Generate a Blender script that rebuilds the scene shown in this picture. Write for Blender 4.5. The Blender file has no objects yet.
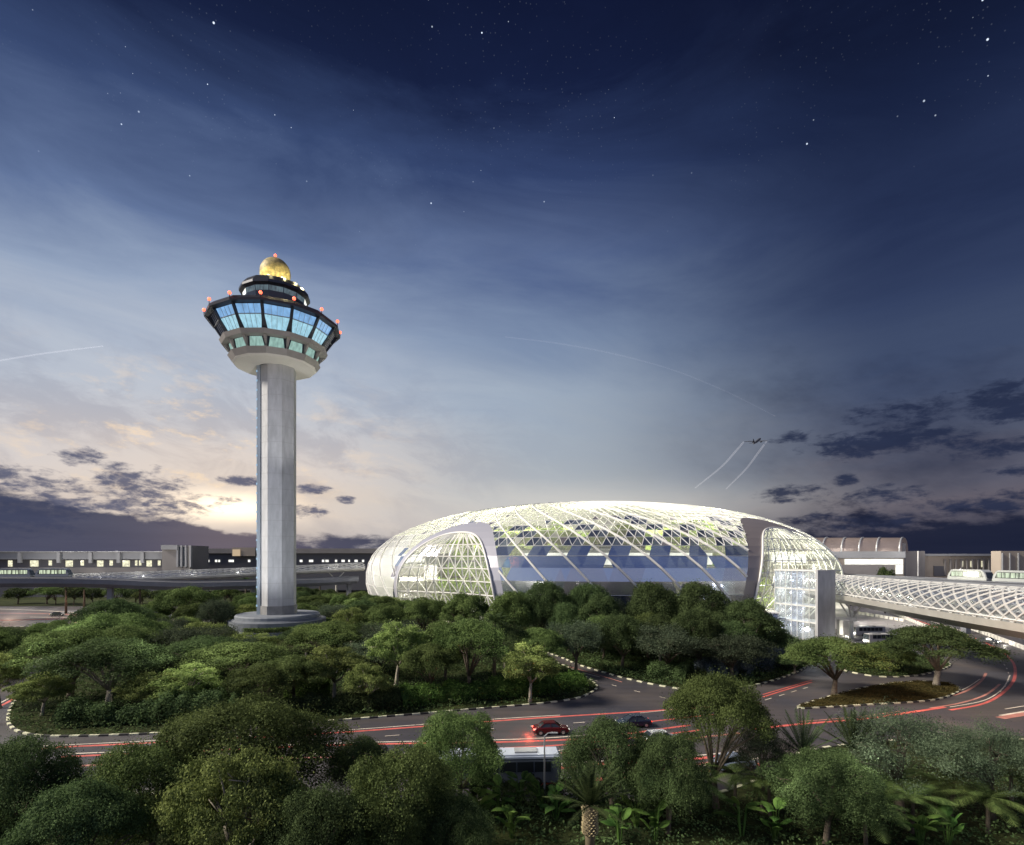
import bpy, bmesh, math, random
import numpy as np
from mathutils import Vector, Matrix
from mathutils.geometry import tessellate_polygon

R = math.radians
scene = bpy.context.scene
COL = scene.collection
F, CX, HY, H = 550.0, 512.0, 557.0, 22.0      # lens (px), principal column, horizon row, eye height (m)

def gp(u, v, z=0.0):
    """a point seen at photo pixel u,v and standing at height z"""
    Y = F * (H - z) / (v - HY)
    return ((u - CX) / F * Y, Y, z)

def at(u, Y, v=None, z=None):
    X = (u - CX) / F * Y
    if z is None:
        z = H - (v - HY) * Y / F
    return (X, Y, z)

def lin(r, g, b):
    f = lambda c: (c/255/12.92) if c/255 <= 0.04045 else ((c/255 + 0.055)/1.055)**2.4
    return (f(r), f(g), f(b), 1.0)

# ------------------------------------------------------------------ materials
MATS = {}
def new_mat(name):
    m = bpy.data.materials.new(name); m.use_nodes = True
    m.node_tree.nodes.clear(); MATS[name] = m
    return m, m.node_tree.nodes, m.node_tree.links

def pbr(name, col, rough=0.6, metal=0.0, noise=0.0, nscale=3.0, bump=0.0, emis=None, estr=0.0, spec=0.5, stretch=None, col2=None):
    m, N, L = new_mat(name)
    out = N.new('ShaderNodeOutputMaterial'); b = N.new('ShaderNodeBsdfPrincipled')
    L.new(b.outputs[0], out.inputs[0])
    b.inputs['Base Color'].default_value = (*col[:3], 1)
    b.inputs['Roughness'].default_value = rough; b.inputs['Metallic'].default_value = metal
    b.inputs['Specular IOR Level'].default_value = spec
    if emis:
        b.inputs['Emission Color'].default_value = (*emis[:3], 1); b.inputs['Emission Strength'].default_value = estr
    if noise or bump:
        tc = N.new('ShaderNodeTexCoord'); nz = N.new('ShaderNodeTexNoise')
        nz.inputs['Scale'].default_value = nscale; nz.inputs['Detail'].default_value = 6; nz.inputs['Roughness'].default_value = .62
        if stretch:
            mp = N.new('ShaderNodeMapping'); mp.inputs['Scale'].default_value = stretch
            L.new(tc.outputs['Object'], mp.inputs[0]); L.new(mp.outputs[0], nz.inputs['Vector'])
        else:
            L.new(tc.outputs['Object'], nz.inputs['Vector'])
        if noise:
            rp = N.new('ShaderNodeValToRGB')
            c2 = col2 if col2 else tuple(min(1, c*(1+noise)) for c in col[:3])
            c1 = tuple(c*(1-noise) for c in col[:3])
            rp.color_ramp.elements[0].position = .3; rp.color_ramp.elements[1].position = .7
            rp.color_ramp.elements[0].color = (*c1, 1); rp.color_ramp.elements[1].color = (*c2[:3], 1)
            L.new(nz.outputs[0], rp.inputs[0]); L.new(rp.outputs[0], b.inputs['Base Color'])
        if bump:
            bp = N.new('ShaderNodeBump'); bp.inputs['Strength'].default_value = bump; bp.inputs['Distance'].default_value = .1
            L.new(nz.outputs[0], bp.inputs['Height']); L.new(bp.outputs[0], b.inputs['Normal'])
    return m

def glass(name, tint, t, g, d, tr=0.0, rough=0.05, dcol=None, noise=0.0, nscale=.2):
    """thin pane: shares of clear, mirror, dusty and milky (translucent) glass"""
    m, N, L = new_mat(name)
    out = N.new('ShaderNodeOutputMaterial')
    def sh(kind, c, r=None):
        n = N.new(kind); n.inputs['Color'].default_value = (*c[:3], 1)
        if r is not None: n.inputs['Roughness'].default_value = r
        return n
    a = sh('ShaderNodeBsdfTransparent', tint); b = sh('ShaderNodeBsdfGlossy', (.9, .92, 1), rough)
    c = sh('ShaderNodeBsdfDiffuse', dcol or tint); e = sh('ShaderNodeBsdfTranslucent', (.95, .97, .9))
    def mx(x, y, f):
        n = N.new('ShaderNodeMixShader'); n.inputs[0].default_value = f
        L.new(x.outputs[0], n.inputs[1]); L.new(y.outputs[0], n.inputs[2]); return n
    s = t + g
    ab = mx(a, b, g / s); s2 = d + tr
    if s2 > 0:
        ce = mx(c, e, tr / s2); fin = mx(ab, ce, s2 / (s + s2))
        if noise:
            tc = N.new('ShaderNodeTexCoord'); nz = N.new('ShaderNodeTexNoise'); nz.inputs['Scale'].default_value = nscale
            nz.inputs['Detail'].default_value = 5
            mr = N.new('ShaderNodeMapRange'); f0 = s2/(s+s2)
            mr.inputs[1].default_value = .3; mr.inputs[2].default_value = .7
            mr.inputs[3].default_value = max(0, f0-noise); mr.inputs[4].default_value = min(1, f0+noise)
            L.new(tc.outputs['Object'], nz.inputs['Vector']); L.new(nz.outputs[0], mr.inputs[0]); L.new(mr.outputs[0], fin.inputs[0])
    else:
        fin = ab
    L.new(fin.outputs[0], out.inputs[0])
    return m

def foliage(name, dark, light, nscale=.35, trans=.3):
    m, N, L = new_mat(name)
    out = N.new('ShaderNodeOutputMaterial'); tc = N.new('ShaderNodeTexCoord'); oi = N.new('ShaderNodeObjectInfo')
    geo = N.new('ShaderNodeNewGeometry')
    nz = N.new('ShaderNodeTexNoise'); nz.inputs['Scale'].default_value = nscale; nz.inputs['Detail'].default_value = 3
    L.new(tc.outputs['Object'], nz.inputs['Vector'])
    ad = N.new('ShaderNodeMath'); ad.operation = 'MULTIPLY_ADD'; ad.inputs[1].default_value = .55
    L.new(geo.outputs['Random Per Island'], ad.inputs[0])
    sb = N.new('ShaderNodeMath'); sb.operation = 'MULTIPLY_ADD'; sb.inputs[1].default_value = 1.7; sb.inputs[2].default_value = -.62
    L.new(nz.outputs[0], sb.inputs[0]); L.new(sb.outputs[0], ad.inputs[2])
    rp = N.new('ShaderNodeValToRGB')
    rp.color_ramp.elements[0].position = .15; rp.color_ramp.elements[1].position = .85
    rp.color_ramp.elements[0].color = (*dark, 1); rp.color_ramp.elements[1].color = (*light, 1)
    L.new(ad.outputs[0], rp.inputs[0])
    hs = N.new('ShaderNodeHueSaturation')
    mr = N.new('ShaderNodeMapRange'); mr.inputs[3].default_value = .492; mr.inputs[4].default_value = .520
    L.new(oi.outputs['Random'], mr.inputs[0]); L.new(mr.outputs[0], hs.inputs['Hue'])
    mv = N.new('ShaderNodeMapRange'); mv.inputs[3].default_value = .78; mv.inputs[4].default_value = 1.45
    L.new(oi.outputs['Random'], mv.inputs[0]); L.new(mv.outputs[0], hs.inputs['Value'])
    L.new(rp.outputs[0], hs.inputs['Color'])
    d = N.new('ShaderNodeBsdfPrincipled'); d.inputs['Roughness'].default_value = .75; d.inputs['Specular IOR Level'].default_value = .08
    t = N.new('ShaderNodeBsdfTranslucent')
    L.new(hs.outputs[0], d.inputs['Base Color']); L.new(hs.outputs[0], t.inputs['Color'])
    mx = N.new('ShaderNodeMixShader'); mx.inputs[0].default_value = trans
    L.new(d.outputs[0], mx.inputs[1]); L.new(t.outputs[0], mx.inputs[2]); L.new(mx.outputs[0], out.inputs[0])
    return m

F_OLIVE = foliage('foliage_olive', (.030, .050, .016), (.160, .215, .072))
F_DARK  = foliage('foliage_dark', (.020, .034, .014), (.098, .138, .054))
F_PALE  = foliage('foliage_pale', (.060, .090, .026), (.290, .350, .115))
F_GREY  = foliage('foliage_grey', (.030, .044, .028), (.110, .140, .085))
F_LEAF  = foliage('foliage_broad', (.028, .060, .014), (.130, .210, .050), nscale=.8)
F_PARK  = foliage('foliage_indoor', (.070, .110, .022), (.270, .350, .080))
BARK = pbr('bark', (.10, .08, .06), .9, noise=.4, nscale=4, bump=.5)
BARK_PALE = pbr('bark_pale', (.30, .27, .22), .9, noise=.35, nscale=4, bump=.5)

CONC = pbr('tower_concrete', (.42, .43, .445), .8, noise=.18, nscale=.8, bump=.08, stretch=(1, 1, .25))
CONC_D = pbr('concrete_grey', (.22, .22, .22), .85, noise=.2, nscale=.6, bump=.1)
CONC_W = pbr('concrete_white', (.62, .61, .58), .6, noise=.08, nscale=.7)
PLINTH = pbr('plinth_stone', (.12, .135, .16), .7, noise=.15, nscale=.5)
BAND = pbr('cab_band', (.27, .255, .25), .5, noise=.08, nscale=.6)
SOFFIT = pbr('cab_soffit', (.62, .60, .57), .6, noise=.05, nscale=.3)
DARKM = pbr('dark_metal', (.035, .04, .055), .35, metal=.4)
STEEL_W = pbr('white_steel', (.75, .75, .73), .4)
STEEL_L = pbr('lattice_steel', (.52, .52, .51), .45); BELLY = pbr('deck_plate', (.40, .39, .36), .5, noise=.12, nscale=.3)
STEEL_G = pbr('grey_steel', (.32, .33, .35), .4, metal=.3)
RUBBER = pbr('rubber', (.02, .02, .02), .8)
GLASS_CLEAR = glass('dome_glass_clear', (.97, 1, .95), .64, .14, .05, .16, rough=.06)
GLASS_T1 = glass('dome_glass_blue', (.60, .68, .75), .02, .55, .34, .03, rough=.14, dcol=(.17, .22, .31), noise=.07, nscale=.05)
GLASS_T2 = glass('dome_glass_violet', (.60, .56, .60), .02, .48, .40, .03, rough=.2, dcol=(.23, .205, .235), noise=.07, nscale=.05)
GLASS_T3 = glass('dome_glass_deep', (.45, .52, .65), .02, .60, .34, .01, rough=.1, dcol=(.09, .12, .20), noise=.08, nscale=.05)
GLASS_F = glass('dome_glass_milky', (.95, .97, 1), .14, .28, .32, .24, rough=.1, dcol=(.50, .50, .55), noise=.15, nscale=.06)
SURR = pbr('portal_surround', (.46, .44, .46), .42, metal=.1, noise=.1, nscale=.05)
GLASS_P = glass('pavilion_glass', (.93, .96, 1), .76, .10, .05, .09, rough=.05)

def lit_window(name, col, strength, nscale=(.5, .5, .12), base=(.05, .06, .07), lo=.35):
    """a lit room behind glass: curtains and blinds in uneven vertical folds"""
    m, N, L = new_mat(name)
    out = N.new('ShaderNodeOutputMaterial'); b = N.new('ShaderNodeBsdfPrincipled')
    b.inputs['Base Color'].default_value = (*base, 1); b.inputs['Roughness'].default_value = .12
    tc = N.new('ShaderNodeTexCoord'); mp = N.new('ShaderNodeMapping'); mp.inputs['Scale'].default_value = nscale
    nz = N.new('ShaderNodeTexNoise'); nz.inputs['Scale'].default_value = 3; nz.inputs['Detail'].default_value = 4
    mr = N.new('ShaderNodeMapRange'); mr.inputs[1].default_value = .35; mr.inputs[2].default_value = .65
    mr.inputs[3].default_value = strength*lo; mr.inputs[4].default_value = strength
    L.new(tc.outputs['Object'], mp.inputs[0]); L.new(mp.outputs[0], nz.inputs['Vector']); L.new(nz.outputs[0], mr.inputs[0])
    b.inputs['Emission Color'].default_value = (*col[:3], 1); L.new(mr.outputs[0], b.inputs['Emission Strength'])
    L.new(b.outputs[0], out.inputs[0])
    return m
WIN_BLUE = lit_window('lit_window_blue', lin(165, 215, 235), .85, lo=.72, nscale=(.6, .6, .04))
WIN_TOP = lit_window('lit_window_top', lin(135, 185, 235), .8, lo=.7, nscale=(.3, .3, .1))
WIN_TEAL = lit_window('lit_window_teal', lin(165, 205, 195), .7, lo=.6, nscale=(.6, .6, .04))
WIN_GREY = lit_window('window_grey', lin(125, 150, 160), .4, nscale=(.7, .7, .2))
WIN_DARK = pbr('window_dark', (.03, .04, .06), .08)
WIN_WARM = lit_window('lit_window_warm', lin(240, 235, 200), 1.1, nscale=(.4, .4, .4), lo=.5)
WIN_WHITE = lit_window('lit_window_white', lin(245, 245, 235), 1.3, nscale=(.2, .2, .2), lo=.7)
def glow(name, col, s):
    return pbr(name, (.1, .1, .1), .4, emis=col, estr=s)
LAMP_RED = glow('lamp_red', (1.0, .13, .06), 2.6)
LAMP_HOT = glow('lamp_hot', (1.0, .70, .50), 25)
LAMP_HEAD = glow('lamp_head', (1.0, .95, .80), 14)
LAMP_TAIL = glow('lamp_tail', (1.0, .10, .06), 6)
LAMP_WARM = glow('lamp_warm', (1.0, .85, .5), 5)

# ground and road surfaces
def ground_mat(name, c1, c2, c3, s=.15):
    m, N, L = new_mat(name)
    out = N.new('ShaderNodeOutputMaterial'); b = N.new('ShaderNodeBsdfPrincipled'); b.inputs['Roughness'].default_value = .95
    b.inputs['Specular IOR Level'].default_value = .1
    tc = N.new('ShaderNodeTexCoord')
    n1 = N.new('ShaderNodeTexNoise'); n1.inputs['Scale'].default_value = s; n1.inputs['Detail'].default_value = 8
    n2 = N.new('ShaderNodeTexNoise'); n2.inputs['Scale'].default_value = s*22; n2.inputs['Detail'].default_value = 6
    L.new(tc.outputs['Object'], n1.inputs['Vector']); L.new(tc.outputs['Object'], n2.inputs['Vector'])
    r1 = N.new('ShaderNodeValToRGB'); r1.color_ramp.elements[0].position = .35; r1.color_ramp.elements[1].position = .65
    r1.color_ramp.elements[0].color = (*c1, 1); r1.color_ramp.elements[1].color = (*c2, 1)
    L.new(n1.outputs[0], r1.inputs[0])
    mx = N.new('ShaderNodeMixRGB'); mx.inputs[2].default_value = (*c3, 1)
    r2 = N.new('ShaderNodeMapRange'); r2.inputs[1].default_value = .4; r2.inputs[2].default_value = .7; r2.inputs[4].default_value = .7
    L.new(n2.outputs[0], r2.inputs[0]); L.new(r2.outputs[0], mx.inputs[0]); L.new(r1.outputs[0], mx.inputs[1])
    L.new(mx.outputs[0], b.inputs['Base Color'])
    bp = N.new('ShaderNodeBump'); bp.inputs['Strength'].default_value = .8; bp.inputs['Distance'].default_value = .2
    L.new(n2.outputs[0], bp.inputs['Height']); L.new(bp.outputs[0], b.inputs['Normal'])
    L.new(b.outputs[0], out.inputs[0])
    return m
GRASS = ground_mat('grass_soil', (.018, .026, .010), (.045, .055, .018), (.012, .016, .008))
GRASS_DRY = ground_mat('grass_olive', (.060, .060, .022), (.085, .075, .028), (.030, .032, .014), s=.25)
LAND = ground_mat('far_land', (.03, .035, .03), (.05, .05, .045), (.02, .022, .02), s=.02)

def asphalt():
    m, N, L = new_mat('asphalt')
    out = N.new('ShaderNodeOutputMaterial'); b = N.new('ShaderNodeBsdfPrincipled')
    tc = N.new('ShaderNodeTexCoord')
    def noise(s, det=6, st=None):
        n = N.new('ShaderNodeTexNoise'); n.inputs['Scale'].default_value = s; n.inputs['Detail'].default_value = det
        n.inputs['Roughness'].default_value = .65
        if st:
            mp = N.new('ShaderNodeMapping'); mp.inputs['Scale'].default_value = st; mp.inputs['Rotation'].default_value = (0, 0, R(-8))
            L.new(tc.outputs['Object'], mp.inputs[0]); L.new(mp.outputs[0], n.inputs['Vector'])
        else: L.new(tc.outputs['Object'], n.inputs['Vector'])
        return n
    n1 = noise(.05); n2 = noise(4.5, 8); n3 = noise(.6, 5, (.06, 1.2, 1))
    r1 = N.new('ShaderNodeValToRGB'); e = r1.color_ramp.elements
    e[0].position = .32; e[1].position = .68; e[0].color = (.055, .058, .080, 1); e[1].color = (.115, .098, .090, 1)
    L.new(n1.outputs[0], r1.inputs[0])
    m1 = N.new('ShaderNodeMixRGB'); m1.blend_type = 'MULTIPLY'; m1.inputs[0].default_value = .55
    r3 = N.new('ShaderNodeValToRGB'); r3.color_ramp.elements[0].position = .35; r3.color_ramp.elements[1].position = .62
    r3.color_ramp.elements[0].color = (.5, .5, .5, 1); r3.color_ramp.elements[1].color = (1, 1, 1, 1)
    L.new(n3.outputs[0], r3.inputs[0]); L.new(r1.outputs[0], m1.inputs[1]); L.new(r3.outputs[0], m1.inputs[2])
    m2 = N.new('ShaderNodeMixRGB'); m2.blend_type = 'MULTIPLY'; m2.inputs[0].default_value = .5
    L.new(m1.outputs[0], m2.inputs[1])
    r2 = N.new('ShaderNodeValToRGB'); r2.color_ramp.elements[0].position = .3; r2.color_ramp.elements[1].position = .7
    r2.color_ramp.elements[0].color = (.55, .55, .55, 1); L.new(n2.outputs[0], r2.inputs[0]); L.new(r2.outputs[0], m2.inputs[2])
    L.new(m2.outputs[0], b.inputs['Base Color'])
    mr = N.new('ShaderNodeMapRange'); mr.inputs[1].default_value = .3; mr.inputs[2].default_value = .7
    mr.inputs[3].default_value = .42; mr.inputs[4].default_value = .72
    L.new(n1.outputs[0], mr.inputs[0]); L.new(mr.outputs[0], b.inputs['Roughness'])
    bp = N.new('ShaderNodeBump'); bp.inputs['Strength'].default_value = .25; bp.inputs['Distance'].default_value = .02
    L.new(n2.outputs[0], bp.inputs['Height']); L.new(bp.outputs[0], b.inputs['Normal'])
    L.new(b.outputs[0], out.inputs[0])
    return m
ASPHALT = asphalt()
PAVE = pbr('pale_paving', (.24, .23, .24), .6, noise=.25, nscale=.3, bump=.1)
KERB_W = pbr('kerb_white', (.62, .62, .45), .8, noise=.25, nscale=2.5)
KERB_B = pbr('kerb_black', (.035, .035, .035), .8)
def mottled_line(name, c):
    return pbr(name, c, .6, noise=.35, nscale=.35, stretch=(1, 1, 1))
TRAIL_R = mottled_line('light_trail_red', (.62, .13, .11)); LANE_TRAIL_W = mottled_line('lane_and_trail_white', (.75, .66, .56)); TRAIL_P = mottled_line('light_trail_pink', (.50, .22, .18))  # car light trails put into flat colour; the white also serves real lane dashes

# ------------------------------------------------------------------ object helpers
def link(o, parent=None):
    COL.objects.link(o)
    if parent is not None: o.parent = parent
    return o
def tag(o, label=None, cat=None, group=None, kind=None):
    if label: o['label'] = label
    if cat: o['category'] = cat
    if group: o['group'] = group
    if kind: o['kind'] = kind
    return o
def empty(name, loc=(0, 0, 0), rz=0, label=None, cat=None, group=None):
    o = bpy.data.objects.new(name, None); link(o); o.location = loc; o.rotation_euler = (0, 0, rz)
    o.empty_display_size = .2
    return tag(o, label, cat, group)

class MB:
    def __init__(s): s.v = []; s.f = []; s.m = []; s.smooth = False
    def add(s, vs, fs, mi=0):
        b = len(s.v); s.v += [tuple(p) for p in vs]; s.f += [tuple(b+i for i in f) for f in fs]; s.m += [mi]*len(fs); return s
    def box(s, c, d, rz=0, mi=0, taper=1.0):
        vs = []
        for z, t in ((-.5, 1), (.5, taper)):
            for x, y in ((-.5, -.5), (.5, -.5), (.5, .5), (-.5, .5)):
                px, py = x*d[0]*t, y*d[1]*t
                vs.append((c[0]+px*math.cos(rz)-py*math.sin(rz), c[1]+px*math.sin(rz)+py*math.cos(rz), c[2]+z*d[2]))
        return s.add(vs, [(0, 3, 2, 1), (4, 5, 6, 7), (0, 1, 5, 4), (1, 2, 6, 5), (2, 3, 7, 6), (3, 0, 4, 7)], mi)
    def beam(s, a, b, w, h=None, mi=0):
        a = Vector(a); b = Vector(b); d = b-a
        if d.length < 1e-6: return s
        d.normalize(); up = Vector((0, 0, 1)) if abs(d.z) < .95 else Vector((0, 1, 0))
        x = d.cross(up).normalized(); y = x.cross(d).normalized(); h = h or w
        vs = [p + x*i*w/2 + y*j*h/2 for p in (a, b) for i, j in ((-1, -1), (1, -1), (1, 1), (-1, 1))]
        return s.add(vs, [(0, 3, 2, 1), (4, 5, 6, 7), (0, 1, 5, 4), (1, 2, 6, 5), (2, 3, 7, 6), (3, 0, 4, 7)], mi)
    def tube(s, pts, rad, n=8, mi=0, cap=True):
        pts = [Vector(p) for p in pts]
        if not hasattr(rad, '__len__'): rad = [rad]*len(pts)
        rings = []; prev = None
        for i, p in enumerate(pts):
            d = (pts[min(i+1, len(pts)-1)] - pts[max(i-1, 0)]).normalized()
            ref = prev if prev is not None else (Vector((1, 0, 0)) if abs(d.x) < .9 else Vector((0, 1, 0)))
            x = (ref - d*ref.dot(d)).normalized(); prev = x; y = d.cross(x)
            rings.append([p + (x*math.cos(2*math.pi*k/n) + y*math.sin(2*math.pi*k/n))*rad[i] for k in range(n)])
        vs = [q for r in rings for q in r]; fs = []
        for i in range(len(pts)-1):
            for k in range(n):
                fs.append((i*n+k, i*n+(k+1) % n, (i+1)*n+(k+1) % n, (i+1)*n+k))
        if cap: fs.append(tuple(range(n-1, -1, -1))); fs.append(tuple((len(pts)-1)*n+k for k in range(n)))
        return s.add(vs, fs, mi)
    def lathe(s, prof, n=24, c=(0, 0), mi=0, rot=0, cap=(True, True), sq=1.0):
        vs = []; fs = []
        for r, z in prof:
            for k in range(n):
                a = rot + 2*math.pi*k/n; vs.append((c[0]+r*math.cos(a), c[1]+r*math.sin(a)*sq, z))
        for i in range(len(prof)-1):
            for k in range(n): fs.append((i*n+k, i*n+(k+1) % n, (i+1)*n+(k+1) % n, (i+1)*n+k))
        if cap[0]: fs.append(tuple(range(n-1, -1, -1)))
        if cap[1]: fs.append(tuple((len(prof)-1)*n+k for k in range(n)))
        return s.add(vs, fs, mi)
    def prism(s, poly, z0, z1, mi=0):
        n = len(poly); vs = [(x, y, z0) for x, y in poly]+[(x, y, z1) for x, y in poly]
        tr = tessellate_polygon([[Vector((x, y, 0)) for x, y in poly]])
        fs = [tuple(t) for t in tr] + [tuple(n+i for i in t) for t in tr]
        fs += [(i, (i+1) % n, n+(i+1) % n, n+i) for i in range(n)]
        return s.add(vs, fs, mi)
    def sheet(s, poly, z, mi=0):
        tr = tessellate_polygon([[Vector((x, y, 0)) for x, y in poly]])
        return s.add([(x, y, z) for x, y in poly], [tuple(t) for t in tr], mi)
    def extrude(s, prof, x0, x1, mi=0):
        """profile in the y,z plane, run from x0 to x1"""
        n = len(prof); vs = [(x0, y, z) for y, z in prof]+[(x1, y, z) for y, z in prof]
        tr = tessellate_polygon([[Vector((y, z, 0)) for y, z in prof]])
        fs = [tuple(t) for t in tr]+[tuple(n+i for i in t) for t in tr]+[(i, (i+1) % n, n+(i+1) % n, n+i) for i in range(n)]
        return s.add(vs, fs, mi)
    def build(s, name, mats, parent=None, smooth=False, bevel=0):
        me = bpy.data.meshes.new(name); me.from_pydata(s.v, [], s.f)
        if not isinstance(mats, (list, tuple)): mats = [mats]
        for m in mats: me.materials.append(m)
        if len(mats) > 1: me.polygons.foreach_set('material_index', s.m)
        bm = bmesh.new(); bm.from_mesh(me); bmesh.ops.recalc_face_normals(bm, faces=bm.faces)
        if bevel: bmesh.ops.bevel(bm, geom=list(bm.edges), offset=bevel, segments=2, affect='EDGES', clamp_overlap=True)
        bm.to_mesh(me); bm.free()
        if smooth: me.polygons.foreach_set('use_smooth', [True]*len(me.polygons))
        me.update()
        return link(bpy.data.objects.new(name, me), parent)

def struct(mb, name, mats, **k):
    return tag(mb.build(name, mats, **k), kind='structure')

def smooth_path(pts, n=6, closed=False):
    P = [Vector(p) for p in pts]; out = []; L = len(P)
    rng = range(L if closed else L-1)
    for i in rng:
        p0 = P[(i-1) % L] if closed or i > 0 else P[i]; p1 = P[i]; p2 = P[(i+1) % L]
        p3 = P[(i+2) % L] if closed or i+2 < L else p2
        for k in range(n):
            t = k/n
            out.append(.5*((2*p1)+(p2-p0)*t+(2*p0-5*p1+4*p2-p3)*t*t+(3*p1-p0-3*p2+p3)*t**3))
    if not closed: out.append(P[-1])
    return out

def leaf_mesh(name, P, Nn, size, mat, seed=0, aspect=.55, jit=.9, extra=None):
    """P centres (n,3), Nn outward normals; one rhombic leaf per centre, as one mesh"""
    rng = np.random.default_rng(seed); n = len(P)
    nn = Nn + jit*rng.standard_normal((n, 3)); nn /= np.linalg.norm(nn, axis=1)[:, None]+1e-9
    t = rng.standard_normal((n, 3)); t -= nn*(t*nn).sum(1)[:, None]; t /= np.linalg.norm(t, axis=1)[:, None]+1e-9
    b = np.cross(nn, t); s = (size*rng.uniform(.6, 1.35, n))[:, None]
    V = np.empty((n, 4, 3)); V[:, 0] = P-t*s*.5; V[:, 1] = P+b*s*aspect*.5+nn*s*.08; V[:, 2] = P+t*s*.5; V[:, 3] = P-b*s*aspect*.5+nn*s*.08
    me = bpy.data.meshes.new(name); me.vertices.add(n*4); me.vertices.foreach_set('co', V.reshape(-1).astype(np.float32))
    me.loops.add(n*4); me.loops.foreach_set('vertex_index', np.arange(n*4, dtype=np.int32))
    me.polygons.add(n); me.polygons.foreach_set('loop_start', np.arange(0, n*4, 4, dtype=np.int32))
    me.polygons.foreach_set('loop_total', np.full(n, 4, dtype=np.int32))
    me.update(calc_edges=True); me.materials.append(mat)
    return me

# ------------------------------------------------------------------ camera
cam = bpy.data.cameras.new('camera'); co = bpy.data.objects.new('camera', cam); link(co)
co.location = (0, 0, H); co.rotation_euler = (R(90), 0, 0)
cam.sensor_width = 36; cam.lens = 36*F/1024; cam.shift_y = (HY-422.5)/1024; cam.clip_start = .5; cam.clip_end = 20000
scene.camera = co

# ------------------------------------------------------------------ sky (world)
world = bpy.data.worlds.new('World'); scene.world = world; world.use_nodes = True
WN, WL = world.node_tree.nodes, world.node_tree.links; WN.clear()
def M(op, a, b=None, c=None, clamp=False):
    n = WN.new('ShaderNodeMath'); n.operation = op; n.use_clamp = clamp
    for i, x in enumerate((a, b, c)):
        if x is None: continue
        if isinstance(x, (int, float)): n.inputs[i].default_value = x
        else: WL.new(x, n.inputs[i])
    return n.outputs[0]
def SS(x, lo, hi):
    n = WN.new('ShaderNodeMapRange'); n.interpolation_type = 'SMOOTHSTEP'
    WL.new(x, n.inputs[0])
    for i, v in ((1, lo), (2, hi)):
        if isinstance(v, (int, float)): n.inputs[i].default_value = v
        else: WL.new(v, n.inputs[i])
    return n.outputs[0]
def MIX(f, a, b, blend='MIX'):
    n = WN.new('ShaderNodeMixRGB'); n.blend_type = blend
    for i, x in ((0, f), (1, a), (2, b)):
        if isinstance(x, (int, float)): n.inputs[i].default_value = x
        elif isinstance(x, tuple): n.inputs[i].default_value = x
        else: WL.new(x, n.inputs[i])
    return n.outputs[0]
def RAMP(x, stops):
    n = WN.new('ShaderNodeValToRGB'); e = n.color_ramp.elements
    while len(e) < len(stops): e.new(.5)
    for i, (p, c) in enumerate(stops): e[i].position = p; e[i].color = lin(*c)
    WL.new(x, n.inputs[0]); return n.outputs[0]
tc = WN.new('ShaderNodeTexCoord'); sp = WN.new('ShaderNodeSeparateXYZ'); WL.new(tc.outputs['Generated'], sp.inputs[0])
X, Y, Z = sp.outputs
az = M('ARCTAN2', X, Y); el = M('ARCSINE', Z)
def NOISE(sa, se, scale, off=0.0, det=6, rough=.55, skew=0.0, dist=0.0):
    cb = WN.new('ShaderNodeCombineXYZ')
    WL.new(M('ADD', M('MULTIPLY', az, sa), M('MULTIPLY', el, skew)), cb.inputs[0]); WL.new(M('MULTIPLY', el, se), cb.inputs[1])
    cb.inputs[2].default_value = off
    n = WN.new('ShaderNodeTexNoise'); n.inputs['Scale'].default_value = scale; n.inputs['Detail'].default_value = det
    n.inputs['Roughness'].default_value = rough; n.inputs['Distortion'].default_value = dist
    WL.new(cb.outputs[0], n.inputs['Vector']); return n.outputs[0]
def BUMP(x, c, w):      # bell around c
    d = M('DIVIDE', M('SUBTRACT', x, c), w); return M('POWER', 2.718, M('MULTIPLY', M('MULTIPLY', d, d), -1))
elN = M('DIVIDE', M('MAXIMUM', el, 0), .9)
wisp = NOISE(1.6, 5.5, 1.1, 3.1, 7, .6, skew=1.6, dist=.6)
wisp2 = NOISE(1.1, 2.6, 1.5, 9.7, 7, .6, skew=-.9, dist=.4)
elw = M('ADD', elN, M('MULTIPLY', M('SUBTRACT', wisp, .5), .26))
LEFT = [(0, (140, 140, 150)), (.08, (212, 200, 192)), (.16, (210, 206, 208)), (.30, (188, 196, 209)), (.42, (150, 166, 192)), (.54, (99, 118, 156)), (.66, (56, 73, 112)), (.80, (23, 33, 64)), (1, (10, 16, 38))]
RIGHT = [(0, (60, 62, 80)), (.08, (98, 93, 104)), (.16, (84, 90, 110)), (.30, (64, 77, 106)), (.42, (52, 65, 97)), (.54, (38, 50, 82)), (.66, (24, 34, 63)), (.80, (13, 19, 42)), (1, (6, 9, 26))]
CENT = [(0, (150, 150, 152)), (.08, (198, 196, 194)), (.16, (172, 180, 188)), (.30, (158, 172, 190)), (.42, (124, 142, 171)), (.54, (86, 104, 143)), (.66, (50, 66, 106)), (.80, (22, 32, 64)), (1, (10, 15, 40))]
cl, cc, cr = RAMP(elw, LEFT), RAMP(elw, CENT), RAMP(elw, RIGHT)
skyc = MIX(SS(az, -.45, .10), cl, cc); skyc = MIX(SS(az, .02, .62), skyc, cr)
# behind the viewer: the blue eastern dusk, mauve at the horizon
BACK = [(0, (168, 148, 142)), (.12, (165, 160, 178)), (.3, (142, 156, 190)), (.6, (108, 126, 170)), (1, (64, 80, 125))]
backc = RAMP(elN, BACK)
skyc = MIX(SS(Y, .25, -.35), skyc, backc)
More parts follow.
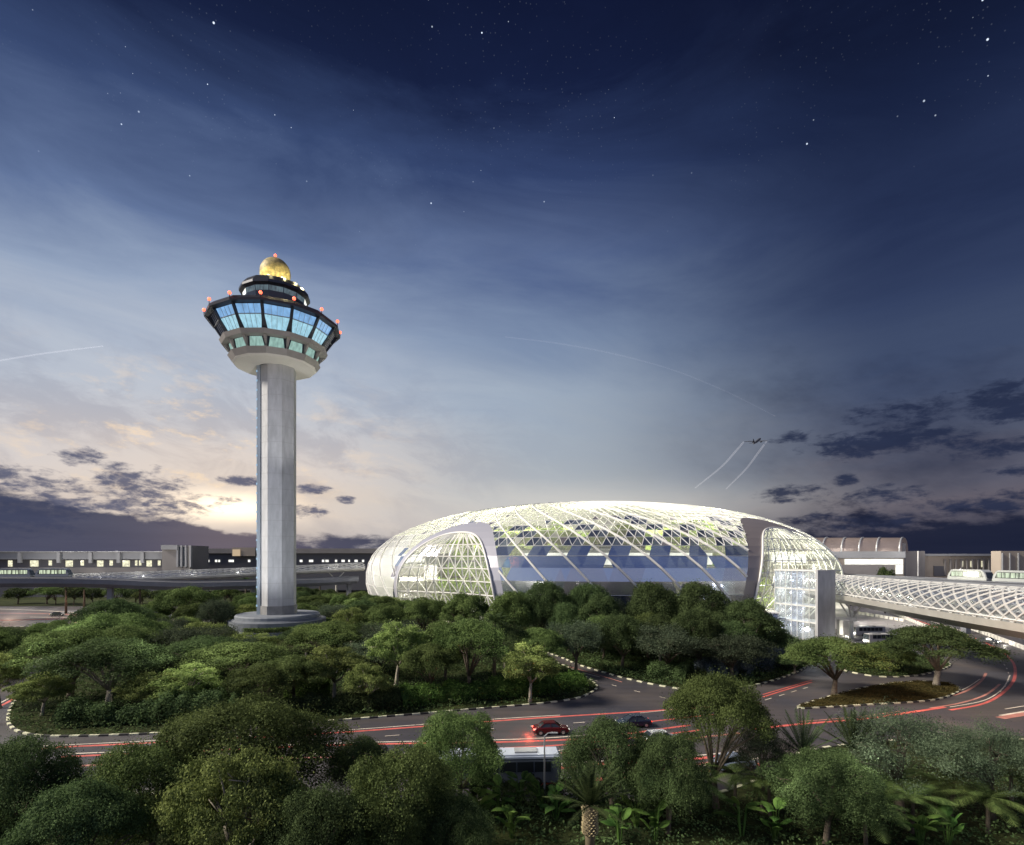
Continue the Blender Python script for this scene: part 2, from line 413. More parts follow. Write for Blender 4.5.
# streaks of thin cloud
skyc = MIX(M('MULTIPLY', M('MULTIPLY', M('MULTIPLY', SS(wisp2, .42, .72), SS(el, .62, .36)), SS(az, .42, .05)), .45), skyc, MIX(.5, skyc, lin(178, 188, 205)), 'MIX')
skyc = MIX(M('MULTIPLY', M('MULTIPLY', SS(NOISE(2.0, 3.5, 1.3, 21.0, 6, .6, skew=1.0), .5, .75), SS(az, .15, .55)), .65), skyc, lin(28, 36, 62))
mott = NOISE(6, 11, 1.5, 17.0, 8, .66, skew=2.5, dist=.5)
skyc = MIX(M('MULTIPLY', M('MULTIPLY', SS(mott, .40, .62), BUMP(el, .17, .14)), M('MULTIPLY', SS(az, .25, -.35), .38)), skyc, lin(126, 132, 156))
# sun glow low on the left
sa, se = math.atan((232-CX)/F), math.atan((557-506)/F*.87)
g1 = M('MULTIPLY', BUMP(az, sa, .085), BUMP(el, se, .022)); g2 = M('MULTIPLY', BUMP(az, sa-.02, .30), BUMP(el, se+.03, .10))
skyc = MIX(M('MULTIPLY', g2, .35), skyc, lin(255, 226, 190)); 
patch = M('MULTIPLY', M('MULTIPLY', SS(NOISE(9, 22, 1.5, 5.0, 8, .65, skew=3), .5, .68), BUMP(az, -.52, .22)), BUMP(el, .17, .09))
skyc = MIX(M('MULTIPLY', patch, .85), skyc, lin(255, 226, 190))
glowhot = MIX(1.0, skyc, (1.0*1.1, .80*1.1, .50*1.1, 1), 'ADD'); skyc = MIX(g1, skyc, glowhot)
# pale light over the dome
skyc = MIX(M('MULTIPLY', M('MULTIPLY', BUMP(az, .12, .30), BUMP(el, .095, .035)), .55), skyc, lin(215, 212, 205))
# scattered dark clouds, each a torn patch at its own bearing and height
def sky_at(u, v): a = math.atan((u-CX)/F); return a, math.atan((HY-v)/F*math.cos(a))
field = None
for (u, v, w, h) in ((893, 441, 78, 12), (1005, 448, 48, 9), (915, 413, 55, 13), (1000, 404, 46, 16), (793, 493, 38, 7), (884, 496, 42, 9), (985, 507, 62, 14), (1015, 470, 30, 6), (845, 482, 12, 6), (850, 522, 60, 8), (793, 437, 20, 5), (650, 518, 60, 4),
                     (158, 496, 52, 19), (120, 478, 26, 11), (84, 458, 25, 8), (30, 502, 75, 26), (240, 481, 20, 4), (225, 500, 16, 5), (313, 489, 14, 4), (347, 500, 8, 3), (0, 475, 30, 8), (300, 512, 26, 6)):
    a0, e0 = sky_at(u, v); wa = w*1.3/F*math.cos(a0)**2; he = h*1.35/F*math.cos(a0)
    dx = M('DIVIDE', M('SUBTRACT', az, a0), wa); dy = M('DIVIDE', M('SUBTRACT', el, e0+.15*(1 if u < 200 and u > 100 else 0)*0), he)
    b_ = M('SUBTRACT', 1.0, M('ADD', M('MULTIPLY', dx, dx), M('MULTIPLY', dy, dy)))
    field = b_ if field is None else M('MAXIMUM', field, b_)
cn = NOISE(7.0, 20, 1.6, 1.7, 9, .66, skew=1.5, dist=.3)
cn2 = NOISE(26, 62, 1.6, 4.4, 7, .62, skew=3, dist=.3)
fld = M('ADD', M('ADD', M('MAXIMUM', field, -2.5), M('MULTIPLY', M('SUBTRACT', cn, .5), 3.8)), M('MULTIPLY', M('SUBTRACT', cn2, .53), 3.0))
cmask = M('MULTIPLY', SS(fld, -.1, 1.1), M('GREATER_THAN', field, -2.4))
cshade = NOISE(9, 40, 2.0, 7.3, 6, .6)
darkc = MIX(SS(az, -.3, .4), lin(84, 92, 122), lin(40, 50, 78)); darkc = MIX(M('MULTIPLY', cshade, .6), darkc, MIX(SS(az, -.3, .4), lin(52, 58, 86), lin(24, 30, 52)))
skyc = MIX(M('MULTIPLY', cmask, .90), skyc, darkc)
# long cloud bank on the horizon
bn = NOISE(3.4, 9, 1.6, 14.2, 8, .62, skew=1.0); bn2 = NOISE(1.0, 1.0, 2.3, 31, 2)
lim = M('ADD', M('MULTIPLY', SS(az, -.30, -.80), .055), M('ADD', .030, M('MULTIPLY', SS(az, .1, .6), .030)))
lim = M('ADD', lim, M('MULTIPLY', M('SUBTRACT', bn, .5), .17)); lim = M('ADD', lim, M('MULTIPLY', M('SUBTRACT', bn2, .5), .03))
bank = SS(el, M('ADD', lim, .010), M('SUBTRACT', lim, .010))
bankc = MIX(SS(az, -.5, .5), lin(50, 58, 84), lin(20, 27, 50)); bankc = MIX(M('MULTIPLY', NOISE(5, 60, 1.2, 2.2, 6, .6), .7), bankc, MIX(SS(az, -.5, .5), lin(74, 80, 106), lin(38, 43, 64)))
bankc = MIX(M('MULTIPLY', BUMP(az, sa, .10), .22), bankc, lin(160, 138, 135))
front = SS(Y, -.1, .15)
skyc = MIX(M('MULTIPLY', M('MULTIPLY', bank, .95), front), skyc, bankc)
# stars
vo = WN.new('ShaderNodeTexVoronoi'); vo.feature = 'F1'; vo.inputs['Scale'].default_value = 58; WL.new(tc.outputs['Generated'], vo.inputs['Vector'])
vs = WN.new('ShaderNodeSeparateXYZ'); WL.new(vo.outputs['Color'], vs.inputs[0])
rad = M('MULTIPLY', M('POWER', vs.outputs[0], 1.6), .080)
star = M('MULTIPLY', SS(vo.outputs['Distance'], M('ADD', rad, .02), M('MULTIPLY', rad, .3)), M('GREATER_THAN', vs.outputs[1], .38))
clump = SS(NOISE(3, 3, 1.6, 40, 3), .38, .62)
star = M('MULTIPLY', M('MULTIPLY', star, SS(el, .46, .66)), M('ADD', .15, clump))
vo2 = WN.new('ShaderNodeTexVoronoi'); vo2.inputs['Scale'].default_value = 150; WL.new(tc.outputs['Generated'], vo2.inputs['Vector'])
star2 = M('MULTIPLY', M('MULTIPLY', SS(vo2.outputs['Distance'], .16, .05), .08), SS(el, .50, .62))
stars = M('ADD', M('MULTIPLY', star, 1.6), M('MULTIPLY', M('MULTIPLY', star2, clump), .6))
starc = MIX(1.0, (.75, .86, 1, 1), stars, 'MULTIPLY')
skyc = MIX(1.0, skyc, starc, 'ADD')
# a little of the physical dusk sky underneath
nis = WN.new('ShaderNodeTexSky'); nis.sky_type = 'NISHITA'; nis.sun_disc = False; nis.sun_elevation = R(3); nis.sun_rotation = sa
skyc = MIX(.0003, skyc, nis.outputs[0], 'ADD')
bg = WN.new('ShaderNodeBackground'); WL.new(skyc, bg.inputs[0]); bg.inputs[1].default_value = .81
wo = WN.new('ShaderNodeOutputWorld'); WL.new(bg.outputs[0], wo.inputs[0])

sun = bpy.data.lights.new('sun', 'SUN'); sun.energy = 4.9; sun.angle = R(12); sun.color = (1, .90, .76)
so = link(bpy.data.objects.new('sun', sun))
def sun_from(azd, eld):
    d = Vector((math.sin(R(azd))*math.cos(R(eld)), math.cos(R(azd))*math.cos(R(eld)), math.sin(R(eld))))
    so.rotation_euler = d.to_track_quat('Z', 'Y').to_euler()
sun_from(-98, 36)

def point(loc, power, col=(1, .95, .85), r=1.0):
    l = bpy.data.lights.new('lamp', 'POINT'); l.energy = power; l.color = col; l.shadow_soft_size = r  # also serves added lights that have no fittings
    o = link(bpy.data.objects.new('point_light', l)); o.location = loc; return o
def spot(loc, target, power, col=(1, .95, .85), ang=60, r=.5):
    l = bpy.data.lights.new('fill_flood', 'SPOT'); l.energy = power; l.color = col; l.spot_size = R(ang); l.spot_blend = .6; l.shadow_soft_size = r
    o = link(bpy.data.objects.new('fill_flood_light', l)); o.location = loc
    o.rotation_euler = (Vector(loc)-Vector(target)).to_track_quat('Z', 'Y').to_euler(); return o

# ------------------------------------------------------------------ ground, roads, islands
g = MB(); g.sheet([(-6000, -60), (6000, -60), (6000, 12000), (-6000, 12000)], -.03); struct(g, 'ground', LAND)
g = MB(); g.sheet([(-330, 30), (260, 30), (260, 330), (-330, 330)], 0); struct(g, 'road', ASPHALT)

def px_poly(pts, n=5):
    return [(p.x, p.y) for p in smooth_path([gp(*p)[:2]+(0,) for p in pts], n, closed=True)]
def inside(x, y, poly):
    c = False; j = len(poly)-1
    for i in range(len(poly)):
        xi, yi = poly[i]; xj, yj = poly[j]
        if (yi > y) != (yj > y) and x < (xj-xi)*(y-yi)/(yj-yi)+xi: c = not c
        j = i
    return c
def kerb(poly, name='kerb', closed=True, striped=True):
    P = [Vector((x, y, 0)) for x, y in poly]
    if closed: P.append(P[0])
    m = MB(); acc = 0; k = 0; seg = .0
    # walk the outline in 1.15 m stones
    pts = [P[0]]; step = 1.15; left = step
    for a, b in zip(P[:-1], P[1:]):
        d = (b-a).length; pos = 0
        while d-pos >= left:
            pos += left; pts.append(a.lerp(b, pos/d)); left = step
        left -= d-pos
    for i, (a, b) in enumerate(zip(pts[:-1], pts[1:])):
        d = (b-a).normalized(); m.beam(a+d*.01+Vector((0, 0, .08)), b-d*.01+Vector((0, 0, .08)), .36, .22, mi=(i % 2 if striped else 0))
    return struct(m, name, [KERB_W, KERB_B])
def island(px=None, xy=None, name='grass_island', mat=GRASS, n=5, z=.12, striped=True):
    poly = px_poly(px, n) if px else xy
    m = MB(); m.prism(poly, -.02, z); struct(m, name, mat); kerb(poly, striped=striped); return poly

A_FRONT = [(8, 720), (12, 728), (22, 733), (45, 736.5), (100, 736), (180, 732.5), (260, 726.5), (335, 721), (410, 715), (480, 709), (540, 704), (575, 699), (591, 693), (597, 687), (590, 680), (578, 673), (562, 665)]
ISL_A = island(A_FRONT + [(530, 653), (490, 643), (450, 633), (410, 623), (350, 613), (290, 609), (250, 612), (210, 622), (170, 629), (120, 638), (70, 656), (32, 684), (13, 704)])
C1 = [(562, 658), (577, 664.5), (600, 671.5), (625, 678.5), (660, 686), (690, 690), (720, 690), (745, 687.5), (765, 683), (785, 677), (803, 669), (818, 658), (822, 650)]
ISL_C = island(C1 + [(800, 641), (785, 634), (760, 626), (700, 616), (600, 608), (500, 606), (430, 612), (455, 624), (495, 636), (530, 647)])
B1 = [(797, 708), (830, 707.5), (863, 705.5), (913, 702.5), (940, 699), (958, 692), (955, 686), (935, 682), (900, 683), (865, 688), (830, 697)]
ISL_B = island(B1, mat=GRASS_DRY)
ISL_D = island([(838, 668), (870, 676), (905, 677), (935, 672), (950, 664), (925, 656), (880, 655), (850, 660)])
ISL_W = island([(-160, 690), (-60, 684), (0, 681), (20, 672), (50, 655), (90, 640), (130, 630), (110, 626), (50, 627), (-40, 628), (-160, 634)])
fv = [(-160, 52), (-60, 52), (-20, 50), (5, 49.5), (16, 50), (24, 54), (33, 62), (48, 66), (62, 66), (90, 67), (160, 66), (160, 5), (-160, 5)]
ISL_F = island(xy=[(p.x, p.y) for p in smooth_path([(x, y, 0) for x, y in fv[:11]], 4)] + [(160, 5), (-160, 5)], name='verge')
ISL_R = island([(1040, 640), (1080, 650), (1100, 680), (1120, 720), (1200, 700), (1200, 630), (1060, 620)])
# land north of the far road, and the plaza round the dome
m = MB(); m.prism([(-340, 246), (-160, 246), (-112, 238), (-100, 212), (-80, 214), (-72, 250), (-60, 340), (-340, 340)], -.02, .12); struct(m, 'grass_bank', GRASS)
m = MB(); m.prism([(p[0], p[1]) for p in (gp(836, 646), gp(870, 637), gp(902, 640), gp(935, 633), gp(905, 617), gp(880, 606), gp(846, 606))], -.02, .06); struct(m, 'plaza', PAVE)

def road_line(px, w, mat, z, dash=None):
    pts = smooth_path([gp(u, v, z) for u, v in px], 6)
    m = MB(); acc = 0; on = True; cur = []
    def flush(c):
        if len(c) < 2: return
        vs = []; fs = []
        for i, p in enumerate(c):
            d = (c[min(i+1, len(c)-1)]-c[max(i-1, 0)]).normalized(); nrm = Vector((-d.y, d.x, 0))
            vs += [p+nrm*w/2, p-nrm*w/2]
        for i in range(len(c)-1): fs.append((2*i, 2*i+1, 2*i+3, 2*i+2))
        m.add(vs, fs)
    if not dash: flush(pts)
    else:
        tot = 0; dense = []
        for a, b in zip(pts[:-1], pts[1:]):
            n = max(1, int((b-a).length/.5)); dense += [a.lerp(b, k/n) for k in range(n)]
        dense.append(pts[-1]); c = [dense[0]]; per = dash[0]+dash[1]
        for a, b in zip(dense[:-1], dense[1:]):
            tot += (b-a).length
            if tot % per < dash[0]: c.append(b)
            else: flush(c); c = []
        flush(c)
    if m.v: struct(m, 'lane_and_light_trail', mat)
RED, WHT, PNK = TRAIL_R, LANE_TRAIL_W, TRAIL_P
LIGHT_TRAILS = [  # streaks of passing car lights, drawn as coloured lines on the asphalt
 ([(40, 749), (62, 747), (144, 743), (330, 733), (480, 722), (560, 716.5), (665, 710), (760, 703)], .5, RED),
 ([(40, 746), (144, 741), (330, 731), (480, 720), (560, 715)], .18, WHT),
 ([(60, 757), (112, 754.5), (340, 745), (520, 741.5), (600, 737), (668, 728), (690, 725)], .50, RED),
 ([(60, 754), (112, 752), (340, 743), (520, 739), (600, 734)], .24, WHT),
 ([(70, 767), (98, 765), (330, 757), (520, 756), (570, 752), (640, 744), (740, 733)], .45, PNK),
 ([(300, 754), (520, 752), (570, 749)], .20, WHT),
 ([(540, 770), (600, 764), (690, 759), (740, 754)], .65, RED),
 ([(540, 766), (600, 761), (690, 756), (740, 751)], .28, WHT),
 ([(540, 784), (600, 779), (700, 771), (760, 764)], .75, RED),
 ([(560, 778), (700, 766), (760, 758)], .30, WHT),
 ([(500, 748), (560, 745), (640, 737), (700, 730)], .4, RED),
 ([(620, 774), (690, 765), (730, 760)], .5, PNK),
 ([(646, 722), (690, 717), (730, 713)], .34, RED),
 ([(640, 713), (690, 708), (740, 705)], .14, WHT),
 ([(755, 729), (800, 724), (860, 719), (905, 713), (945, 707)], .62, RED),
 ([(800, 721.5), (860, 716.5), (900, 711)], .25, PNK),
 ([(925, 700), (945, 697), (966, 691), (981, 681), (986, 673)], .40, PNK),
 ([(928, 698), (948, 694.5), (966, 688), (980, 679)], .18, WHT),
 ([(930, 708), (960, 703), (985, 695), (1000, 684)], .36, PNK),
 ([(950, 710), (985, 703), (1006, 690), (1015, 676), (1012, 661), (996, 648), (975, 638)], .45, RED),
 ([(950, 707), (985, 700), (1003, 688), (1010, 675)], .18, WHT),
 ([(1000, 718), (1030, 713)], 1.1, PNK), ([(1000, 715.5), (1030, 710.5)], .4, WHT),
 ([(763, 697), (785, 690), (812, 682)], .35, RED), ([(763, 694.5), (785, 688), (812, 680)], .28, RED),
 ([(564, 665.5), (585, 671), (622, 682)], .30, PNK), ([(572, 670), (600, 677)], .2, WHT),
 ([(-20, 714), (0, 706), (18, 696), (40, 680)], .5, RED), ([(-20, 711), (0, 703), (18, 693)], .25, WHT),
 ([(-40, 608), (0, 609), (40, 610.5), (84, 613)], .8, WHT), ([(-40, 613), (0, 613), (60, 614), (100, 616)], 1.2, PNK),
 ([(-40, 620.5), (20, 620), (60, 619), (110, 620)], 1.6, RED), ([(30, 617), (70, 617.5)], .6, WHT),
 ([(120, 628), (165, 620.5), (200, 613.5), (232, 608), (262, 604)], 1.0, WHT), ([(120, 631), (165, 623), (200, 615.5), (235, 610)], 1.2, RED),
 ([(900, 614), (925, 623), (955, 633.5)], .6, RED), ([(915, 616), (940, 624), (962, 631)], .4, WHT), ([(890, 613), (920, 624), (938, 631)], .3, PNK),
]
for i, (px, w, mat) in enumerate(LIGHT_TRAILS): road_line(px, w, mat, .006+.004*(i % 9))
road_line([(385, 736), (420, 733.5), (470, 730), (530, 726), (600, 721)], .16, LANE_TRAIL_W, .044, (2, 4))
road_line([(590, 679), (640, 692), (680, 700), (740, 702)], .16, LANE_TRAIL_W, .044, (2, 3))
road_line([(765, 700), (815, 685)], .16, LANE_TRAIL_W, .044, (2, 2))
road_line([(985, 650), (1003, 663), (1009, 678), (1000, 692)], .18, LANE_TRAIL_W, .048, (2, 3))
road_line([(1005, 709), (1030, 705)], .2, LANE_TRAIL_W, .048)
road_line([(845, 655), (850, 646), (853, 638)], .2, LANE_TRAIL_W, .048, (2, 2))

# ------------------------------------------------------------------ tree prototypes (real size: 6 m crown radius, 10 m tall)
TREE_R, TREE_H = 6.0, 10.0
def crown_points(kind, rng, n):
    L = []
    if kind in ('umbrella', 'umbrella_b'):
        k = 60
        for i in range(k):
            r = math.sqrt((i+.5)/k)*rng.uniform(.78, .92); a = i*2.39996 + rng.uniform(-.35, .35)
            if rng.random() < .10: continue
            z = .60*(1-(r/.95)**2.2) + rng.uniform(-.09, .07)
            s = rng.uniform(.13, .31)*(1.05-.25*r)
            L.append((r*math.cos(a)*TREE_R, r*math.sin(a)*TREE_R, 5.7+z*TREE_R, s*TREE_R, s*TREE_R*.72))
    elif kind == 'round':
        for i in range(56):
            t = (i+.5)/56; zz = 1-1.55*t; r = math.sqrt(max(0, 1-zz*zz)); a = i*2.39996+rng.uniform(-.3, .3)
            s = rng.uniform(.14, .32); q = rng.uniform(.60, .86)
            if rng.random() < .08: continue
            L.append((r*q*math.cos(a)*TREE_R, r*q*math.sin(a)*TREE_R, 5.6+zz*3.2*rng.uniform(.85, 1.05), s*TREE_R, s*TREE_R*.85))
    elif kind == 'lumpy':
        for i in range(70):
            t = (i+.5)/70; zz = 1-1.35*t; r = math.sqrt(max(0, 1-zz*zz)); a = i*2.39996+rng.uniform(-.6, .6)
            q = rng.uniform(.55, .9); s = rng.uniform(.11, .22)
            L.append((r*q*math.cos(a)*TREE_R, r*q*math.sin(a)*TREE_R, 5.4+zz*3.8*q+rng.uniform(-.4, .3), s*TREE_R, s*TREE_R*.6))
    elif kind == 'wispy':
        for i in range(60):
            t = (i+.5)/60; zz = 1-1.5*t; r = math.sqrt(max(0, 1-zz*zz)); a = i*2.39996+rng.uniform(-.6, .6)
            q = rng.uniform(.35, .9); s = rng.uniform(.14, .30)
            L.append((r*q*math.cos(a)*TREE_R, r*q*math.sin(a)*TREE_R, 5.7+zz*3.7*q, s*TREE_R, s*TREE_R*.8))
    L = np.array(L); w = L[:, 3]**2; pick = rng.choice(len(L), n, p=w/w.sum())
    d = rng.standard_normal((n, 3)); d[:, 2] = np.where(rng.uniform(size=n) < .78, np.abs(d[:, 2]), d[:, 2]); d /= np.linalg.norm(d, axis=1)[:, None]
    rr = {'wispy': rng.uniform(.2, 1.15, n), 'lumpy': rng.uniform(.6, 1.12, n)}.get(kind, rng.uniform(.80, 1.05, n))
    c = L[pick]; P = np.stack([c[:, 0]+d[:, 0]*c[:, 3]*rr, c[:, 1]+d[:, 1]*c[:, 3]*rr, c[:, 2]+d[:, 2]*c[:, 4]*rr], 1)
    # break the even outline
    P += rng.standard_normal((n, 3))*np.where(rng.uniform(size=(n, 1)) < .14, .42, .10)
    th = np.arctan2(P[:, 1], P[:, 0]); ph = rng.uniform(0, 6.28, 3)
    kx = 1+.10*np.sin(2*th+ph[0])+.07*np.sin(3*th+ph[1])+.05*np.sin(5*th+ph[2])
    P[:, 0] *= kx; P[:, 1] *= kx
    return P, d, L
def trunk_mb(L, seed, lean=.5):
    rng = random.Random(seed); m = MB()
    fork = 2.6+rng.uniform(-.3, .5); lx, ly = rng.uniform(-lean, lean), rng.uniform(-lean, lean)
    m.tube([(0, 0, -.3), (lx*.2, ly*.2, .5), (lx*.5, ly*.5, fork*.6), (lx, ly, fork)], [.48, .36, .30, .28], 8)
    idx = rng.sample(range(len(L)), 8)
    for i in idx:
        x, y, z = L[i][:3]; mid = (lx+(x-lx)*.45, ly+(y-ly)*.45, fork+(z-fork)*.62)
        m.tube([(lx, ly, fork-.1), mid, (x, y, z)], [.20, .12, .04], 6)
        j = idx[(idx.index(i)+3) % 8]; x2, y2, z2 = L[j][:3]
        m.tube([mid, (mid[0]+(x-x2)*.10+.8*rng.uniform(-1, 1), mid[1]+.9*rng.uniform(-1, 1), mid[2]+1.2), (x*.9+rng.uniform(-1.4, 1.4), y*.9+rng.uniform(-1.4, 1.4), z)], [.09, .06, .03], 5)
    return m
PROTO = {}
def make_proto(key, kind, mat, n, size, seed, bark=BARK):
    rng = np.random.default_rng(seed); P, d, L = crown_points(kind, rng, n)
    cm = leaf_mesh('crown', P, d, size, mat, seed, jit=.55 if kind != 'wispy' else 1.5)
    t = trunk_mb([tuple(r) for r in L], seed); tm = bpy.data.meshes.new('trunk'); tm.from_pydata(t.v, [], t.f); tm.materials.append(bark)
    tm.polygons.foreach_set('use_smooth', [True]*len(tm.polygons)); tm.update()
    PROTO[key] = (cm, tm)
NEAR, MID = 72000, 36000
make_proto('umb_n', 'umbrella', F_OLIVE, NEAR, .155, 1); make_proto('umb_n2', 'umbrella_b', F_DARK, NEAR, .155, 2)
make_proto('rnd_n', 'round', F_OLIVE, NEAR, .16, 3); make_proto('rnd_n2', 'round', F_DARK, NEAR, .16, 4)
make_proto('lmp_n', 'lumpy', F_PALE, 44000, .20, 5, BARK_PALE); make_proto('wsp_n', 'wispy', F_GREY, 34000, .13, 6)
make_proto('umb', 'umbrella', F_OLIVE, MID, .225, 11); make_proto('umb2', 'umbrella_b', F_DARK, MID, .225, 12, BARK_PALE)
make_proto('rnd', 'round', F_OLIVE, MID, .24, 13); make_proto('rnd2', 'round', F_DARK, MID, .225, 14)
make_proto('lmp', 'lumpy', F_PALE, 24000, .28, 15, BARK_PALE); make_proto('wsp', 'wispy', F_GREY, 22000, .22, 16)
make_proto('far', 'umbrella', F_OLIVE, 5000, .55, 21); make_proto('far2', 'round', F_DARK, 5000, .55, 22)
make_proto('ind', 'lumpy', F_PARK, 5000, .55, 23, BARK_PALE)
NAME = {'umb': 'umbrella_tree', 'rnd': 'round_tree', 'lmp': 'pale_tree', 'wsp': 'feathery_tree', 'far': 'far_tree', 'ind': 'indoor_tree'}
_rt = random.Random(77); TREES = []
def tree(key, x, y, r, h, label, group=None, z=0.1, rz=None):
    nm = NAME[key.rstrip('2').replace('_n', '')] if key not in NAME else NAME[key]
    t = empty(nm, (x, y, z), _rt.uniform(0, 6.28) if rz is None else rz, label, 'tree', group)
    t.scale = (r/TREE_R, r/TREE_R*_rt.uniform(.93, 1.07), h/TREE_H)
    cm, tm = PROTO[key]
    link(bpy.data.objects.new('crown', cm), t); link(bpy.data.objects.new('trunk', tm), t)
    TREES.append((x, y, r)); return t
def ptree(key, u, top, wpx, Yd, label, group=None, dh=0):
    """tree whose crown is centred over column u, topping out at row top, wpx wide, Yd metres away"""
    X = (u-CX)/F*Yd; h = H-(top-HY)*Yd/F; r = wpx/2*Yd/F
    return tree(key, X, Yd, r, h/1.0, label, group)
# foreground row
ptree('rnd_n2', 14, 741, 122, 37, 'dark round tree cut off by the photo\'s lower left corner')
ptree('rnd_n', 246, 699, 178, 43, 'largest broad olive tree of the front row, left of the road\'s gap')
ptree('rnd_n', 152, 742, 136, 38.5, 'olive dome-shaped tree between the corner tree and the pale leafy tree')
ptree('lmp_n', 238, 742, 140, 34.5, 'pale bright-leaved tree in the front row under the broad olive one')
ptree('rnd_n2', 362, 740, 70, 47.5, 'small dark tree squeezed in at the road edge between two larger crowns')
ptree('rnd_n', 398, 750, 132, 37, 'olive round tree in the front row just left of the bus')
ptree('rnd_n', 460, 712, 96, 47, 'tall olive tree overhanging the tail of the bus')
ptree('rnd_n2', 612, 722, 98, 46, 'dark round tree in front of the red and blue cars')
ptree('rnd_n2', 668, 735, 84, 43.5, 'dark tree right of the cycad, hiding the white car')
ptree('umb_n', 716, 683, 110, 48, 'tall olive tree on a bare trunk before the road junction')
ptree('wsp_n', 762, 716, 66, 47, 'small feathery tree beside the tall bare-trunked one')
ptree('rnd_n2', 826, 752, 110, 42, 'dark flat-crowned tree below the two fan palms')
ptree('wsp_n', 900, 701, 150, 47, 'large feathery grey-green tree at the road bend')
ptree('wsp_n', 992, 716, 110, 46, 'feathery bluish tree cut by the photo\'s right edge')
ptree('rnd_n2', 320, 790, 110, 33, 'dark low tree at the bottom edge beside the pale leafy tree')
ptree('umb_n2', 70, 800, 150, 31, 'deep green crown at the very bottom, lower left')
ptree('rnd_n2', 450, 800, 90, 36, 'dark shaded tree at the bottom edge below the bus')
# island around the tower
ptree('umb', 70, 634, 96, 86, 'bright-topped umbrella tree on the left, sunlight along its ridge')
ptree('lmp', 0, 650, 50, 80, 'pale tree at the left edge above the red and white light-trail lines')
ptree('umb2', 108, 644, 108, 80, 'wide dark umbrella tree near the striped kerb at left')
ptree('lmp', 42, 672, 58, 76, 'bright leafy tree leaning over the left tip of the kerb')
ptree('lmp', 186, 664, 76, 79, 'bright yellow-green tree above the middle of the left hedge')
ptree('umb', 240, 646, 100, 88, 'long olive umbrella tree below the tower plinth')
ptree('umb', 292, 660, 74, 80, 'olive tree between the plinth and the kerb, left of the pale crown')
ptree('lmp', 334, 643, 70, 84, 'pale round-leaved tree right of the plinth near the hedge')
ptree('umb', 322, 626, 72, 104, 'dark olive umbrella tree directly right of the tower plinth')
ptree('lmp', 396, 620, 64, 94, 'tall pale tree halfway between plinth and left portal of the dome')
ptree('umb', 470, 624, 76, 88, 'olive tree with forked trunk behind the long hedge')
ptree('lmp', 530, 640, 60, 83, 'pale floodlit tree at the right end of the long hedge')
ptree('umb', 430, 648, 60, 84, 'low olive tree behind the middle of the long hedge')
ptree('umb2', 113, 603, 66, 128, 'dark umbrella tree in front of the far road with red light-trail lines')
ptree('umb', 110, 617, 92, 108, 'olive tree with a bright right flank behind the sunlit umbrella tree')
ptree('wsp', 196, 622, 80, 102, 'grey-green tree left of the tower plinth')
ptree('umb', 188, 590, 66, 158, 'flat-topped tree beyond the diagonal road, left of the tower')
ptree('lmp', 352, 605, 40, 132, 'small pale tree with forked bare trunk behind the tower')
ptree('wsp', 215, 596, 36, 140, 'thin tree with light blossoms beside the diagonal road')
ptree('rnd2', 8, 627, 60, 108, 'dark tree at the left edge below the far road with light-trail lines')
ptree('umb', 52, 624, 56, 112, 'olive tree right of the dark one, below the far road with light-trail lines')
ptree('wsp', 92, 621, 40, 116, 'thin grey-green tree below the small dark car on the far road')
ptree('lmp', 148, 672, 60, 77, 'bright tree left of the yellow-green one, just above the dark shrub bank')
ptree('umb', 262, 668, 70, 77, 'olive tree standing between the yellow-green tree and the pale round-leaved one')
ptree('lmp', 368, 662, 54, 79, 'small bright tree between the two pale trees behind the hedge')
ptree('umb2', 205, 640, 84, 96, 'dark umbrella tree in the middle ground below the grey-green tree')
ptree('rnd', 445, 622, 60, 98, 'rounded green tree between the tall pale tree and the forked one')
# before the dome
CG = 'dark trees in front of the dome'
ptree('wsp', 576, 617, 60, 104, 'bluish-green rounded tree at the corner of the junction', CG)
ptree('rnd2', 548, 581, 52, 132, 'dark tree standing against the dome right of the left portal', CG)
ptree('rnd2', 590, 583, 50, 134, 'second dark treetop against the blue glass from the left', CG)
ptree('rnd2', 655, 582, 64, 128, 'broad dark treetop against the middle of the blue glass', CG)
ptree('rnd2', 703, 582, 66, 126, 'broad dark treetop right of the middle of the glass', CG)
ptree('rnd2', 742, 602, 62, 122, 'dark tree just left of the right portal', CG)
ptree('rnd2', 762, 622, 50, 116, 'dark tree at the foot of the right portal', CG)
ptree('wsp', 668, 622, 80, 100, 'greyish tree on the corner facing the junction', CG)
ptree('wsp', 732, 632, 76, 98, 'grey-green tree by the blue-flowered shrubs', CG)
ptree('rnd2', 622, 615, 60, 108, 'dark tree right of the bluish corner tree', CG)
ptree('rnd2', 700, 610, 70, 112, 'very dark tree in the middle of the wooded corner', CG)
ptree('rnd', 510, 592, 50, 130, 'dark olive tree at the right foot of the left portal', CG)
ptree('umb', 466, 597, 54, 132, 'olive tree before the left portal of the dome', CG)
ptree('umb', 425, 601, 50, 134, 'olive tree at the left foot of the left portal', CG)
ptree('umb', 385, 607, 50, 132, 'olive tree before the white left end of the dome', CG)
# right island
ptree('umb', 834, 642, 92, 88, 'wide olive tree on a pale trunk at the left of the brown grass island')
ptree('umb2', 936, 630, 98, 94, 'wide dark tree on a short pale trunk at the right of the brown grass island')
ptree('rnd', 890, 641, 46, 104, 'light green tree between the two wide island trees')
ptree('rnd2', 864, 643, 52, 110, 'dark tree behind the wide olive island tree')
ptree('umb2', 795, 655, 40, 104, 'low dark tree beside the glass lift pavilion')

